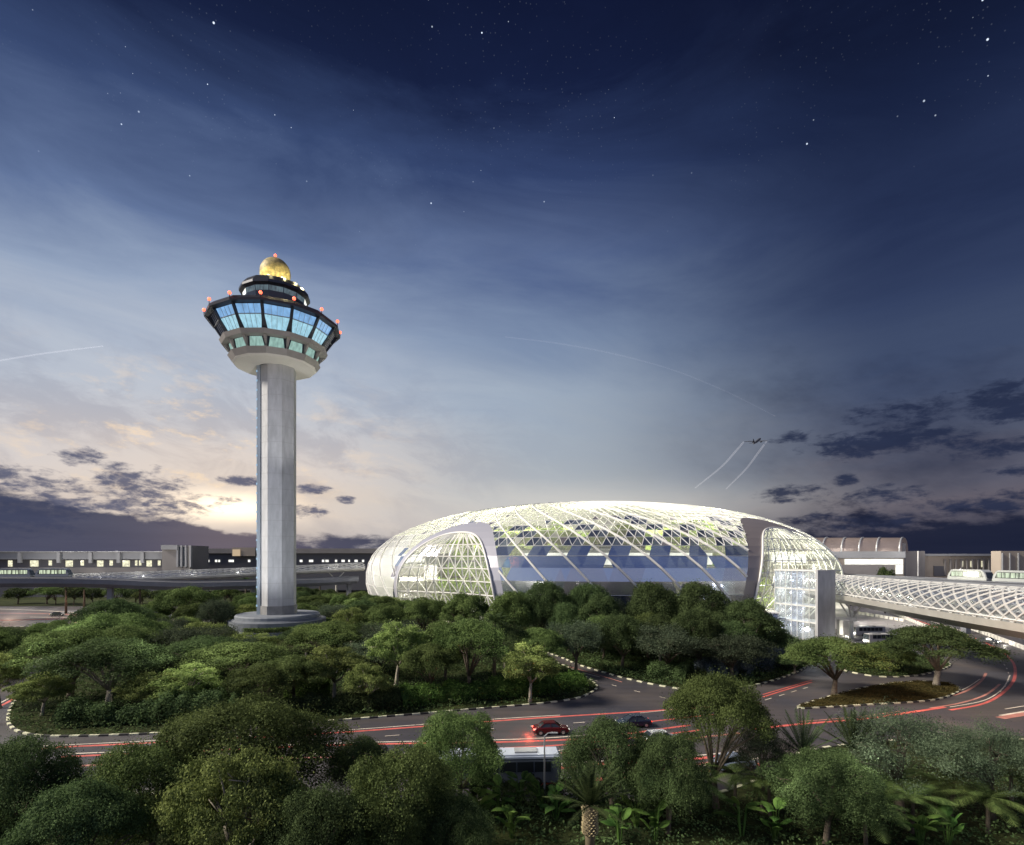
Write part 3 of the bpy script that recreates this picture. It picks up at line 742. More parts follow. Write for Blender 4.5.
def fill(poly, keys, n, rr, hh, label, group, seed, cond=None, gap=.75):
    rg = random.Random(seed); xs = [p[0] for p in poly]; ys = [p[1] for p in poly]; k = 0; tries = 0; nt = 0
    while k < n and tries < 5000:
        tries += 1; x = rg.uniform(min(xs), max(xs)); y = rg.uniform(min(ys), max(ys)); r = rg.uniform(*rr)
        if not inside(x, y, poly) or (cond and not cond(x, y)): continue
        if any(not inside(x+dx*3, y+dy*3, poly) for dx, dy in ((1, 0), (-1, 0), (0, 1), (0, -1))): continue
        if any((x-a)**2+(y-b)**2 < (gap*(r+c))**2 for a, b, c in TREES): continue
        key = rg.choice(keys); tree(key, x, y, r, rg.uniform(*hh), label[key.rstrip('2')], group); k += 1
tower_xy = (-61.0, 143.6)
clear_tower = lambda x, y: y > 97 and (x+61)**2+(y-143.6)**2 > 20**2 and not (abs((x/y)-(-.424)) < .05 and 105 < y < 140)
fill(ISL_A, ['umb', 'umb2', 'umb', 'lmp', 'rnd', 'wsp'], 58, (4.5, 7.5), (6.5, 9.0),
     {'umb': 'one of the closely packed umbrella trees around the control tower', 'lmp': 'one of the closely packed pale trees around the control tower',
      'rnd': 'one of the closely packed round trees around the control tower', 'wsp': 'one of the closely packed feathery trees around the control tower'}, 'wood around the control tower', 5, clear_tower, .55)
fill(ISL_C, ['rnd2', 'rnd', 'umb2', 'wsp'], 30, (4.5, 6.5), (9, 12.5),
     {'umb': 'one of the massed dark umbrella trees between junction and dome', 'rnd': 'one of the massed dark round trees between junction and dome',
      'wsp': 'one of the massed feathery trees between junction and dome'}, 'wood between the junction and the dome', 6, lambda x, y: y < 150 and not (x > 50 and y > 110), .62)
fill(ISL_W, ['umb', 'umb2', 'rnd2'], 16, (5, 8), (8, 10),
     {'umb': 'one of the umbrella trees on the left verge behind the road', 'rnd': 'one of the round trees on the left verge behind the road'}, 'trees on the left verge', 7, lambda x, y: y < 108, .65)
bank_poly = [(-330, 247), (-160, 247), (-113, 240), (-102, 214), (-84, 216), (-76, 250), (-100, 258), (-330, 262)]
fill(bank_poly, ['far', 'far2'], 34, (4, 7), (6, 9), {'far': 'one of the small trees along the far viaduct', }, 'trees along the far viaduct', 8, None, .6)
def under(poly, name, mat, n, size, hgt, seed, label, cond=None, kind='stuff', cat='undergrowth'):
    rg = np.random.default_rng(seed); xs = np.array([p[0] for p in poly]); ys = np.array([p[1] for p in poly]); pts = []
    while len(pts) < n:
        X_ = rg.uniform(xs.min(), xs.max(), 4000); Y_ = rg.uniform(ys.min(), ys.max(), 4000)
        for x, y in zip(X_, Y_):
            if inside(x, y, poly) and (cond is None or cond(x, y)): pts.append((x, y))
    pts = np.array(pts[:n])
    base = .5+.5*np.sin(pts[:, 0]*.9+np.sin(pts[:, 1]*.7)*2)*np.cos(pts[:, 1]*1.1+pts[:, 0]*.4)
    z = .12+hgt*base*rg.uniform(0, 1, n)**.6
    P = np.column_stack([pts, z]); Nn = np.tile([0, 0, 1.0], (n, 1))
    o = link(bpy.data.objects.new(name, leaf_mesh(name, P, Nn, size, mat, seed, jit=.7)))
    return tag(o, label, cat, kind=kind)
under(ISL_A, 'undergrowth', F_DARK, 60000, .38, 1.2, 31, 'dark leafy ground cover under the trees round the tower', lambda x, y: y < 170 and (x+61)**2+(y-143.6)**2 > 18**2)
under(ISL_C, 'undergrowth', F_DARK, 45000, .38, 1.4, 32, 'dark leafy ground cover under the trees before the dome', lambda x, y: y < 150)
under(ISL_B, 'low_planting', foliage('foliage_rusty', (.045, .040, .014), (.13, .11, .040)), 16000, .22, .35, 33, 'low rusty-green planting on the right road island')
under(ISL_D, 'undergrowth', F_DARK, 9000, .3, 1.0, 34, 'dark shrubs under the trees behind the right island')
under([(-60, 22), (60, 22), (75, 62), (34, 58), (20, 49), (-60, 49)], 'undergrowth', F_DARK, 60000, .28, 1.3, 35, 'dark green undergrowth along the bottom of the photo')

# clipped hedge along the near kerb of the tower island, and looser shrubs to its left
def hedge(pxline, w, h, n, mat, size, name, label, cat, seed, lumps=.35):
    rg = np.random.default_rng(seed); P = smooth_path([gp(*p) for p in pxline], 8); A = np.array([tuple(p) for p in P])
    seg = rg.integers(0, len(A)-1, n); t = rg.uniform(0, 1, n)[:, None]; c = A[seg]*(1-t)+A[seg+1]*t
    d = A[seg+1]-A[seg]; d /= np.linalg.norm(d, axis=1)[:, None]; nr = np.column_stack([-d[:, 1], d[:, 0], d[:, 2]*0])
    a = rg.uniform(0, math.pi, n); cell = np.floor(c[:, 0]*.9+np.sin(c[:, 1])*.5).astype(int); rv = np.random.default_rng(seed+9).uniform(-1, 1, 4000)
    fx = c[:, 0]*.9+np.sin(c[:, 1])*.5-cell; fx = fx*fx*(3-2*fx); lump = 1+lumps*.6*(rv[cell % 4000]*(1-fx)+rv[(cell+1) % 4000]*fx)+.10*rg.standard_normal(n)
    q = rg.uniform(.85, 1.05, n)*lump
    off = np.cos(a)*w/2*q; z = .1+np.sin(a)**.5*h*q
    Pp = c+nr*off[:, None]; Pp[:, 2] = z
    Nn = nr*np.cos(a)[:, None]+np.array([0, 0, 1])*np.sin(a)[:, None]
    o = link(bpy.data.objects.new(name, leaf_mesh(name, Pp, Nn, size, mat, seed, jit=.7)))
    return tag(o, label, cat)
hedge([(400, 706), (450, 701), (510, 696), (550, 692), (578, 688)], 5, 2.4, 30000, F_LEAF, .26, 'hedge', 'long deep green hedge along the kerb left of the junction', 'hedge', 41)
hedge([(255, 718), (320, 713), (400, 707)], 4, 2.0, 16000, F_DARK, .26, 'hedge', 'lower dark hedge stretching left from the long green one', 'hedge', 42, .6)
hedge([(70, 724), (130, 723), (210, 719), (250, 716)], 4.5, 2.6, 22000, F_DARK, .30, 'shrub_bank', 'dark shrub bank behind the left end of the striped kerb', 'shrubs', 43, .8)
hedge([(165, 706), (215, 708)], 4, 3.2, 6000, F_LEAF, .30, 'bush', 'brighter green bush below the yellow-green tree', 'bush', 44, .8)
hedge([(285, 700), (330, 697)], 4, 3.0, 6000, F_LEAF, .30, 'bush', 'bright yellowish bush under the pale tree near the hedge', 'bush', 45, .8)
hedge([(470, 803), (540, 803), (640, 801), (700, 790)], 3, 1.6, 12000, F_DARK, .25, 'bush_row', 'dark bushes along the near side of the road below the bus', 'shrubs', 49, .7)
F_BLUE = foliage('foliage_blueish', (.03, .045, .045), (.15, .19, .22))
hedge([(700, 678), (730, 676), (765, 669), (790, 660)], 6, 2.8, 18000, F_BLUE, .26, 'flowering_shrubs', 'bluish flowering shrubs along the kerb below the right portal', 'shrubs', 46, .8)
hedge([(650, 676), (690, 681)], 4, 2.2, 8000, F_DARK, .28, 'bush', 'dark low bush on the junction corner beside the flowering shrubs', 'bush', 47, .8)
hedge([(235, 626), (262, 632), (300, 631), (325, 625)], 4, 1.2, 9000, F_OLIVE, .35, 'plinth_hedge', 'low hedge curving round the foot of the tower plinth', 'hedge', 48, .3)

# ------------------------------------------------------------------ control tower
TX, TY = tower_xy
TW = empty('control_tower', (TX, TY, 0), 0, 'tall pale airport control tower with blue-lit windows and gold ball', 'control tower')
face = math.atan2(-TY, -TX)            # direction to the viewer
Z0 = 7.3
b = MB(); b.lathe([(15.5, 0), (14.5, 3.6), (14.5, 4.0)], 40); b.build('lower_terrace', PLINTH, TW)
b = MB(); b.lathe([(11.8, 4.0), (11.8, 5.9), (11.2, 5.9), (10.6, 6.3)], 40); b.build('middle_terrace', PLINTH, TW)
b = MB(); b.lathe([(10.3, 6.3), (10.3, 7.0), (10.0, Z0)], 40); b.build('plinth_disc', pbr('disc_stone', (.17, .19, .22), .7, noise=.15, nscale=.5), TW)
for a in (-.5, .9, 2.4, 3.6, 5.0):
    P_ = []; rg = np.random.default_rng(int(a*10+50)); n = 2600
    ang = a+rg.uniform(-.5, .5, n); rr = 13.2+rg.uniform(-.9, .9, n)
    Pp = np.column_stack([rr*np.cos(ang), rr*np.sin(ang), 4.0+rg.uniform(0, 1.1, n)])
    link(bpy.data.objects.new('terrace_planting', leaf_mesh('terrace_planting', Pp, np.tile([0, 0, 1.], (n, 1)), .35, F_OLIVE, 3)), TW)
# mound under the terraces
b = MB(); b.lathe([(26, 0), (21, 1.2), (16, 3.0), (14.9, 3.3)], 40, cap=(True, False)); b.build('grass_mound', GRASS, TW, smooth=True)
NS = 8; rs = 4.45; r0 = face + R(22.5) - R(12)
b = MB(); b.lathe([(rs, Z0), (rs, 71.2)], NS, rot=r0); b.build('shaft', CONC, TW)
# fine lift joints around the shaft
b = MB()
for k in range(1, 16):
    z = Z0+k*4; b.lathe([(rs+.02, z-.04), (rs+.02, z+.04)], NS, rot=r0, cap=(False, False))
b.build('shaft_joint', pbr('joint_grey', (.34, .34, .35), .8), TW)
# service strip on the left flank
la = r0 + 2*math.pi*math.floor(0); best = None
left_dir = face - R(90)+R(10)
sx, sy = math.cos(left_dir), math.sin(left_dir)
corners = [r0+2*math.pi*k/NS for k in range(NS)]
ca = min(corners, key=lambda a: abs(((a-left_dir+math.pi) % (2*math.pi))-math.pi))
cxx, cyy = (rs+.15)*math.cos(ca), (rs+.15)*math.sin(ca)
b = MB(); b.beam((cxx, cyy, Z0), (cxx, cyy, 71.2), .9, .9); b.build('cable_duct', pbr('duct_grey', (.30, .36, .42), .4, metal=.3), TW)
b = MB()
for k in range(26): b.beam((cxx*1.11, cyy*1.11, Z0+2+k*2.4), (cxx*1.11, cyy*1.11, Z0+2.5+k*2.4), .35, .35)
b.build('duct_light', glow('duct_glow', lin(150, 190, 220), .7), TW)
b = MB(); b.lathe([(rs+.25, Z0), (rs+.25, Z0+2.2)], NS, rot=r0); b.build('shaft_base', CONC_D, TW)

NF = 14; fr = face - math.pi/NF + R(2)
fa = 2*math.pi/NF
def ring(prof, name, mat, cap=(True, True)):
    q = MB(); q.lathe(prof, NF, rot=fr, cap=cap); return q.build(name, mat, TW)
ring([(4.5, 71.0), (10.1, 71.2), (10.6, 71.6)], 'soffit', SOFFIT, (False, False))
ring([(10.6, 71.6), (11.6, 73.0), (10.6, 73.05)], 'lower_band', BAND, (False, False))
ring([(10.4, 73.05), (11.4, 75.55)], 'lower_gallery_wall', WIN_DARK, (False, False))
ring([(11.2, 75.5), (13.0, 75.6), (13.55, 76.6), (12.7, 76.65)], 'middle_band', BAND, (False, False))
ring([(12.6, 76.65), (15.6, 81.7)], 'upper_gallery_wall', WIN_DARK, (False, False))
ring([(15.4, 81.6), (16.9, 81.8), (17.0, 82.3), (15.7, 83.4), (8, 84.0)], 'gallery_roof', DARKM, (False, True))
def facet(r, z, k, t):
    a0, a1 = fr+k*fa, fr+(k+1)*fa; p = Vector((r*math.cos(a0), r*math.sin(a0), z)).lerp(Vector((r*math.cos(a1), r*math.sin(a1), z)), t); return p
for k in range(NF):
    am = fr+(k+.5)*fa; facing = math.cos(am-face)
    if facing < -.35: continue
    # upper windows: top light and main pane
    def quad(r0_, z0_, r1_, z1_, t0, t1, name, mat, out=.06, par=TW, tt0=None, tt1=None):
        q = MB(); tt0 = t0 if tt0 is None else tt0; tt1 = t1 if tt1 is None else tt1
        vs = [facet(r0_+out, z0_, k, t0), facet(r0_+out, z0_, k, t1), facet(r1_+out, z1_, k, tt1), facet(r1_+out, z1_, k, tt0)]
        q.add(vs, [(0, 1, 2, 3)]); return q.build(name, mat, par)
    rz = lambda z: 12.6+(z-76.65)/(81.7-76.65)*3.0
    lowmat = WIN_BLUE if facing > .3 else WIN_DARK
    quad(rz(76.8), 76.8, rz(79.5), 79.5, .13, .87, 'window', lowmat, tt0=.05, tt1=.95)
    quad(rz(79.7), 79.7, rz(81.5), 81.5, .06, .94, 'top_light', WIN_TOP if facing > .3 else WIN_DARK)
    q = MB()
    for t in (.3, .5, .7): q.beam(facet(rz(76.8)+.12, 76.8, k, t), facet(rz(81.5)+.12, 81.5, k, t), .07)
    q.beam(facet(rz(79.6)+.12, 79.6, k, .03), facet(rz(79.6)+.12, 79.6, k, .97), .16); q.build('mullion', STEEL_G, TW)
    # tapered fin on the corner
    q = MB(); c0 = facet(rz(76.7)+.1, 76.7, k, 0); c1 = facet(rz(81.6)+.7, 81.6, k, 0)
    vv = []
    for c, w_ in ((c0, .55), (c1, .18)):
        d = Vector((c.x, c.y, 0)).normalized(); s_ = Vector((-d.y, d.x, 0))
        vv += [c-s_*w_, c+s_*w_, c+s_*w_-d*.9, c-s_*w_-d*.9]
    q.add(vv, [(0, 1, 2, 3), (4, 5, 6, 7), (0, 1, 5, 4), (1, 2, 6, 5), (2, 3, 7, 6), (3, 0, 4, 7)]); q.build('corner_fin', DARKM, TW)
    rl = lambda z: 10.4+(z-73.05)/2.5
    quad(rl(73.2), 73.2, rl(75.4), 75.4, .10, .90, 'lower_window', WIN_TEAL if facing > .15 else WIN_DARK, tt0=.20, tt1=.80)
    q = MB(); c0 = facet(rl(73.1)+.4, 73.1, k, 0); c1 = facet(rl(75.5)+1.0, 75.5, k, 0); vv = []
    for c, w_ in ((c0, .15), (c1, .4)):
        d = Vector((c.x, c.y, 0)).normalized(); s_ = Vector((-d.y, d.x, 0))
        vv += [c-s_*w_, c+s_*w_, c+s_*w_-d*1.0, c-s_*w_-d*1.0]
    q.add(vv, [(0, 1, 2, 3), (4, 5, 6, 7), (0, 1, 5, 4), (1, 2, 6, 5), (2, 3, 7, 6), (3, 0, 4, 7)]); q.build('gallery_fin', BAND, TW)
# beacons on every second roof corner
for k in range(NF):
    if math.cos(fr+k*fa-face) < -.3: continue
    c = facet(16.9, 82.8, k, 0)
    q = MB(); q.tube([c-Vector((0, 0, .4)), c+Vector((0, 0, .25))], .1, 6); be = q.build('beacon', DARKM, TW)
    q = MB(); q.lathe([(.05, c.z+.2), (.34, c.z+.35), (.42, c.z+.65), (.3, c.z+.95), (.05, c.z+1.05)], 10, c=(c.x, c.y)); q.build('beacon_lamp', LAMP_RED, be, smooth=True)
    if math.cos(fr+k*fa-face) > 0: point((TX+c.x*1.03, TY+c.y*1.03, c.z+1.3), 80, (1, .25, .12), .4)
# upper cab
ring([(7.2, 83.9), (7.6, 86.4), (8.0, 89.6)], 'visual_cab_glazing', WIN_DARK, (False, False))
for k in range(NF):
    am = fr+(k+.5)*fa
    if math.cos(am-face) < -.3: continue
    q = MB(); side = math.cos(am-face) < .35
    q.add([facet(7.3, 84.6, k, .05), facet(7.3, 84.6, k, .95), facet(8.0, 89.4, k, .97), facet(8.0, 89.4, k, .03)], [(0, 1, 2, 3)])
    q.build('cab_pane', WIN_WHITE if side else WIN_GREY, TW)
ring([(8.0, 89.5), (8.9, 89.9), (8.9, 90.5), (7.6, 92.0), (3, 92.3)], 'cab_roof', DARKM, (True, True))
ring([(7.35, 84.0), (7.35, 84.7)], 'cab_sill', BAND, (False, False))
q = MB(); q.lathe([(2.6, 92.2), (2.6, 93.2)], 20); q.build('dome_drum', CONC_D, TW)
# gold ball
gm, N_, L_ = new_mat('gold_ball')
o_ = N_.new('ShaderNodeOutputMaterial'); p_ = N_.new('ShaderNodeBsdfPrincipled'); t_ = N_.new('ShaderNodeTexCoord'); n_ = N_.new('ShaderNodeTexNoise')
n_.inputs['Scale'].default_value = .9; n_.inputs['Detail'].default_value = 8; n_.inputs['Roughness'].default_value = .75
r_ = N_.new('ShaderNodeValToRGB'); r_.color_ramp.elements[0].position = .35; r_.color_ramp.elements[1].position = .62
r_.color_ramp.elements[0].color = (.10, .10, .06, 1); r_.color_ramp.elements[1].color = (.55, .45, .20, 1)
L_.new(t_.outputs['Object'], n_.inputs['Vector']); L_.new(n_.outputs[0], r_.inputs[0]); L_.new(r_.outputs[0], p_.inputs['Base Color'])
p_.inputs['Roughness'].default_value = .6; L_.new(p_.outputs[0], o_.inputs[0])
q = MB(); q.lathe([(3.9*math.cos(R(a)), 96.0+3.9*math.sin(R(a))) for a in range(-60, 91, 10)], 32); q.build('radar_ball', gm, TW, smooth=True)
for k in range(6):
    a = face+R(-75+30*k); point((TX+6.3*math.cos(a), TY+6.3*math.sin(a), 92.9), 520, (1, .86, .42), .4)
    q = MB(); q.lathe([(.3, 92.1), (.3, 92.6)], 8, c=(6.3*math.cos(a), 6.3*math.sin(a))); q.build('uplight', LAMP_WARM, TW)
q = MB(); q.tube([(0, 0, 99.8), (0, 0, 100.4)], .12, 6); be = q.build('beacon', DARKM, TW)
q = MB(); q.lathe([(.05, 100.3), (.35, 100.5), (.4, 100.8), (.05, 101.2)], 10); q.build('beacon_lamp', LAMP_RED, be, smooth=True)
for o in TW.children:
    if o.name.split('.')[0] not in ('lower_terrace', 'middle_terrace', 'plinth_disc', 'terrace_planting', 'grass_mound', 'shaft', 'shaft_joint', 'cable_duct', 'duct_light', 'shaft_base'):
        o.location.x = -.8; o.scale = (.965, .965, 1)
# fill spots added to brighten shaft and cab
spot((TX+44*math.cos(face-.5), TY+44*math.sin(face-.5), 12), (TX, TY, 36), 38000, (.97, .98, 1), 62, .8)
spot((TX+40*math.cos(face+.1), TY+40*math.sin(face+.1), 14), (TX, TY, 74), 42000, (1, .97, .92), 34, .8)

# ------------------------------------------------------------------ glass dome
DX, DY, DR, DH, DN, DZ = 38.0, 267.0, 105.0, 46.6, 2.25, 13.0
def rad_at(z):
    s = (z-DZ)/(DH-DZ) if z > DZ else (DZ-z)/(DH-DZ)
    return DR*max(0, 1-min(1, s)**DN)**(1/DN)
def dpt(a, z, dr=0):       # a degrees from the viewer side (-Y), positive to the right
    r = rad_at(z)+dr; return Vector((r*math.sin(R(a)), -r*math.cos(R(a)), z))
DOME = empty('glass_dome', (DX, DY, 0), 0, 'huge glowing glass dome with white lattice and two tall portals', 'glass dome')
ARCH = [(-36.8, 12.6, 30.6), (38.5, 18.5, 32.3)]
def q_arch(a, z, c, hw, top):
    return (abs((a-c)/hw)**2.5+abs(z/top)**2.5)**(1/2.5)
# height rows by arc length
rows = []
t_ = np.linspace(0, 1, 4000)
phi = -math.asin(min(1, (DZ/(DH-DZ))**(DN/2))) + t_*(math.pi/2*.955+math.asin((DZ/(DH-DZ))**(DN/2)))
def ph2(p):
    c, s = math.cos(p), math.sin(p); return DR*abs(c)**(2/DN), DZ+(DH-DZ)*math.copysign(abs(s)**(2/DN), s)
pr = np.array([ph2(p) for p in phi]); seglen = np.r_[0, np.cumsum(np.hypot(*np.diff(pr, axis=0).T))]
NR = 30; ND = 208; da = 360/ND
for k in range(NR+1):
    i = np.searchsorted(seglen, seglen[-1]*(k/NR)); i = min(i, len(pr)-1); rows.append((pr[i][0], pr[i][1]))
def node(i, j, dr=0):
    a = R((i-j/2)*da); r, z = rows[j]; r += dr; return Vector((r*math.sin(a), -r*math.cos(a), z))
def node_az(i, j):
    a = (i-j/2)*da; return (a+180) % 360-180
def clip_poly(P, Q, lim, keep_out):
    out = []
    n = len(P)
    for i in range(n):
        a, b_ = P[i], P[(i+1) % n]; qa, qb = Q[i]-lim, Q[(i+1) % n]-lim
        ia, ib = (qa >= 0) == keep_out, (qb >= 0) == keep_out
        if ia: out.append((a, Q[i]))
        if ia != ib:
            t = qa/(qa-qb); out.append((a.lerp(b_, t), lim))
    return [x[0] for x in out], [x[1] for x in out]
rg = random.Random(12); BQ = 1.13
PK = {'clear': 0, 't1': 1, 't2': 2, 't3': 3, 'milky': 4}; pane = MB(); surround = {c: MB() for c, _, _ in ARCH}
def which(i, j, up):
    z = rows[j][1]; a = node_az(i, j); ii = int(math.floor(i+.7*j)) % ND; s5 = ii % 4; g5 = (ii//4)*7 % 11
    if -180 < a < -52 or a > 150: return 'milky' if z < 30 else 'clear'
    ztop = 26 + g5*.85
    if z > 24.5:
        if s5 in (0, 1) and z < ztop+1 and -30 < a < 24: return 't1' if s5 else 't3'
        if z < 36 and rg.random() < .06: return rg.choice(['t1', 't2'])
        return 'clear' if rg.random() < .95 else 'milky'
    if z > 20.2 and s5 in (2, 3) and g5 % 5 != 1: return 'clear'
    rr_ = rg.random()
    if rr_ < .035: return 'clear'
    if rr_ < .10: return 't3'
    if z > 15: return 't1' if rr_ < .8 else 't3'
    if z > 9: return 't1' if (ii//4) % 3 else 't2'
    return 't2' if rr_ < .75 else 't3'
for j in range(NR):
    for i in range(ND):
        # two triangles between row j and j+1
        for tri in (((i, j), (i+1, j), (i+1, j+1)), ((i+1, j+1), (i+2, j+1), (i+1, j))):
            P = [node(*p) for p in tri]; Q = []
            az_ = [node_az(*p) for p in tri]
            near = min(ARCH, key=lambda A_: abs(az_[0]-A_[0]))
            az_ = [a if abs(a-near[0]) < 180 else a-360*math.copysign(1, a) for a in az_]
            Q = [q_arch(a, p.z, *near) for a, p in zip(az_, P)]
            kind = which(i, j, 0)
            BANDQ = BQ
            if min(Q) >= BANDQ: pane.add(P, [(0, 1, 2)], PK[kind]); continue
            P1, Q1 = clip_poly(P, Q, BANDQ, True)
            if len(P1) >= 3: pane.add(P1, [tuple(range(len(P1)))], PK[kind])
            P2, Q2 = clip_poly(P, Q, BANDQ, False)
            if len(P2) >= 3:
                P3, Q3 = clip_poly(P2, Q2, 1.0, True)
                if len(P3) >= 3: surround[near[0]].add(P3, [tuple(range(len(P3)))])
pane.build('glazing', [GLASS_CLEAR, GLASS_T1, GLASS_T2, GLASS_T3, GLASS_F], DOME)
for c_, m_ in surround.items(): m_.build('portal_surround', pbr('surround_lavender', (.42, .43, .50), .35, metal=.15) if c_ < 0 else pbr('surround_brown', (.24, .215, .22), .4, metal=.15), DOME)
# white lattice
lat = MB(); ribs = MB()
def clipped_beam(mb, p0, q0, p1, q1, w, h, lim):
    if q0 < lim and q1 < lim: return
    if (q0 < lim) != (q1 < lim):
        t = (lim-q0)/(q1-q0)
        if q0 < lim: p0 = p0.lerp(p1, t)
        else: p1 = p0.lerp(p1, t)
    mb.beam(p0, p1, w, h)
def qn(i, j):
    a = node_az(i, j); nr = min(ARCH, key=lambda A_: abs(a-A_[0])); return q_arch(a, rows[j][1], *nr)
for j in range(NR+1):
    for i in range(ND):
        a = node_az(i, j)
        thin = rows[j][1] < 24
        w = .12 if thin else .15
        if not thin or j % 3 == 0: clipped_beam(lat, node(i, j, .05), qn(i, j), node(i+1, j, .05), qn(i+1, j), w, w, BQ)
        if j < NR:
            if i % 4 == 0: clipped_beam(ribs, node(i-.7*j, j, .25), qn(i-.7*j, j), node(i-.7*(j+1), j+1, .25), qn(i-.7*(j+1), j+1), .34, .6, BQ)
            if not thin: clipped_beam(lat, node(i, j, .05), qn(i, j), node(i, j+1, .05), qn(i, j+1), w, w, BQ)
            if not thin: clipped_beam(lat, node(i, j, .05), qn(i, j), node(i+1, j+1, .05), qn(i+1, j+1), w, w, BQ)
lat.build('lattice', STEEL_W, DOME); ribs.build('diagonal_rib', STEEL_W, DOME)
# portals: rim, recessed lattice and glass
PORT_G = glass('portal_glass', (.98, 1, .94), .80, .10, .02, .08, rough=.05)
for (c, hw, top) in ARCH:
    def edge_pt(t, q=1.0, dr=0):
        x, z = math.cos(t), math.sin(t); s = (abs(x)**2.5+abs(z)**2.5)**(1/2.5)
        return dpt(c-hw*x/s*q, max(0.0, top*z/s*q), dr)
    rim = MB(); rim.tube([edge_pt(math.pi*k/48, 1.0, .3) for k in range(49)], .38, 8); rim.build('portal_rim', STEEL_W, DOME, smooth=True)
    nr_, nc_ = (7, 12) if c < 0 else (8, 12); G = []
    for j in range(nr_+1):
        zz = top*.985*(j/nr_)**.9; w_ = max(.03, (1-(zz/top)**2.5))**(1/2.5)*hw; row = []
        for i in range(nc_+1):
            t = i/nc_*2-1; a = c+w_*t; q = q_arch(a, zz, c, hw, top); row.append(dpt(a, zz, -7.0*max(0, 1-q*q)))
        G.append(row)
    gl = MB(); lt = MB(); kk = 1.0 if c < 0 else .8
    for j in range(nr_):
        for i in range(nc_):
            gl.add([G[j][i], G[j][i+1], G[j+1][i+1], G[j+1][i]], [(0, 1, 2), (0, 2, 3)])
            if (i+j) % 2: lt.beam(G[j][i], G[j+1][i+1], .24*kk)
            else: lt.beam(G[j][i+1], G[j+1][i], .24*kk)
            if i: lt.beam(G[j][i], G[j+1][i], .40*kk)
            if j: lt.beam(G[j][i], G[j][i+1], .32*kk)
    gl.build('portal_glazing', PORT_G, DOME); lt.build('portal_lattice', STEEL_W, DOME)
    # hanging gardens behind the portal
    for lv in range(5):
        z = 3+lv*6.2; rr_ = 82-lv*3.2
        q = MB(); n = 16
        for k in range(n):
            a0, a1 = c-24+48*k/n, c-24+48*(k+1)/n
            p = [(r_*math.sin(R(a_)), -r_*math.cos(R(a_))) for r_, a_ in ((rr_, a0), (rr_, a1), (rr_-7, a1), (rr_-7, a0))]
            q.prism(p, z-.5, z)
        q.build('garden_ledge', CONC_D, DOME)
        n = 9500; rg2 = np.random.default_rng(lv+int(c)+100); a_ = np.radians(c+rg2.uniform(-24, 24, n)); hh = 4.8*(.35+.65*np.abs(np.sin(a_*70+lv)*np.cos(a_*31)))
        r__ = rr_-rg2.uniform(-.8, 4.5, n); z__ = z+rg2.uniform(-.25, 1, n)*hh
        link(bpy.data.objects.new('hanging_greenery', leaf_mesh('hanging_greenery', np.column_stack([r__*np.sin(a_), -r__*np.cos(a_), z__]), np.column_stack([np.sin(a_), -np.cos(a_), .5+0*a_]), .9, F_PARK, lv)), DOME)
# inside: ring of floors, park level
def ring_slab(ri, ro, z0, z1, a0, a1, name, mat, n=60):
    q = MB()
    for k in range(n):
        b0, b1 = a0+(a1-a0)*k/n, a0+(a1-a0)*(k+1)/n
        q.prism([(r_*math.sin(R(a_)), -r_*math.cos(R(a_))) for r_, a_ in ((ro, b0), (ro, b1), (ri, b1), (ri, b0))], z0, z1)
    return q.build(name, mat, DOME)
for a0, a1 in ((-22, 17), (62, 300)):
    ring_slab(60, 95, 23.4, 24.2, a0, a1, 'park_floor', CONC_W)
    ring_slab(92.2, 92.5, 19.5, 23.3, a0, a1, 'lit_gallery', WIN_WHITE)
    for z in (6, 12.5, 19): ring_slab(80, 97 if z > 8 else 98, z-.4, z, a0, a1, 'floor_slab', CONC_W)
    ring_slab(79, 79.6, 0, 23.3, a0, a1, 'inner_wall', CONC_D)
ring_slab(20, 58, 27, 27.4, 0, 360, 'garden_bowl', GRASS, 72)
GW = pbr('garden_wall', (.40, .52, .16), .9, noise=.45, nscale=.15)
for a0, a1 in ((-64, -14), (12, 68)): ring_slab(60, 61, 0, 33, a0, a1, 'garden_wall', GW, 24)
IG = 'indoor park trees'
rgi = random.Random(4)
for k in range(66):
    a = -24 + rgi.uniform(0, 58) if k < 26 else rgi.uniform(-75, 100); rr_ = rgi.uniform(64, 90) if k < 26 else rgi.uniform(40, 72)
    x, y = DX+rr_*math.sin(R(a)), DY-rr_*math.cos(R(a))
    tree('ind', x, y, rgi.uniform(2.8, 4.4), rgi.uniform(6, 9) if rr_ > 60 else rgi.uniform(7, 11), 'one of the lit green trees growing inside the glass dome', IG, z=24.2 if rr_ > 60 else 27.4)
for k in range(10):
    a = -110+k*25; point((DX+66*math.sin(R(a)), DY-66*math.cos(R(a)), 37), 16500, (1, .96, .68), 3)
for a in (-62, -80): point((DX+88*math.sin(R(a)), DY-88*math.cos(R(a)), 14), 20000, (1, .95, .85), 3)
for (c, hw, top) in ARCH:
    for da_ in (-9, 9): point((DX+92*math.sin(R(c+da_)), DY-92*math.cos(R(c+da_)), 16), 5500 if c < 0 else 20000, (1, .96, .78), 2)

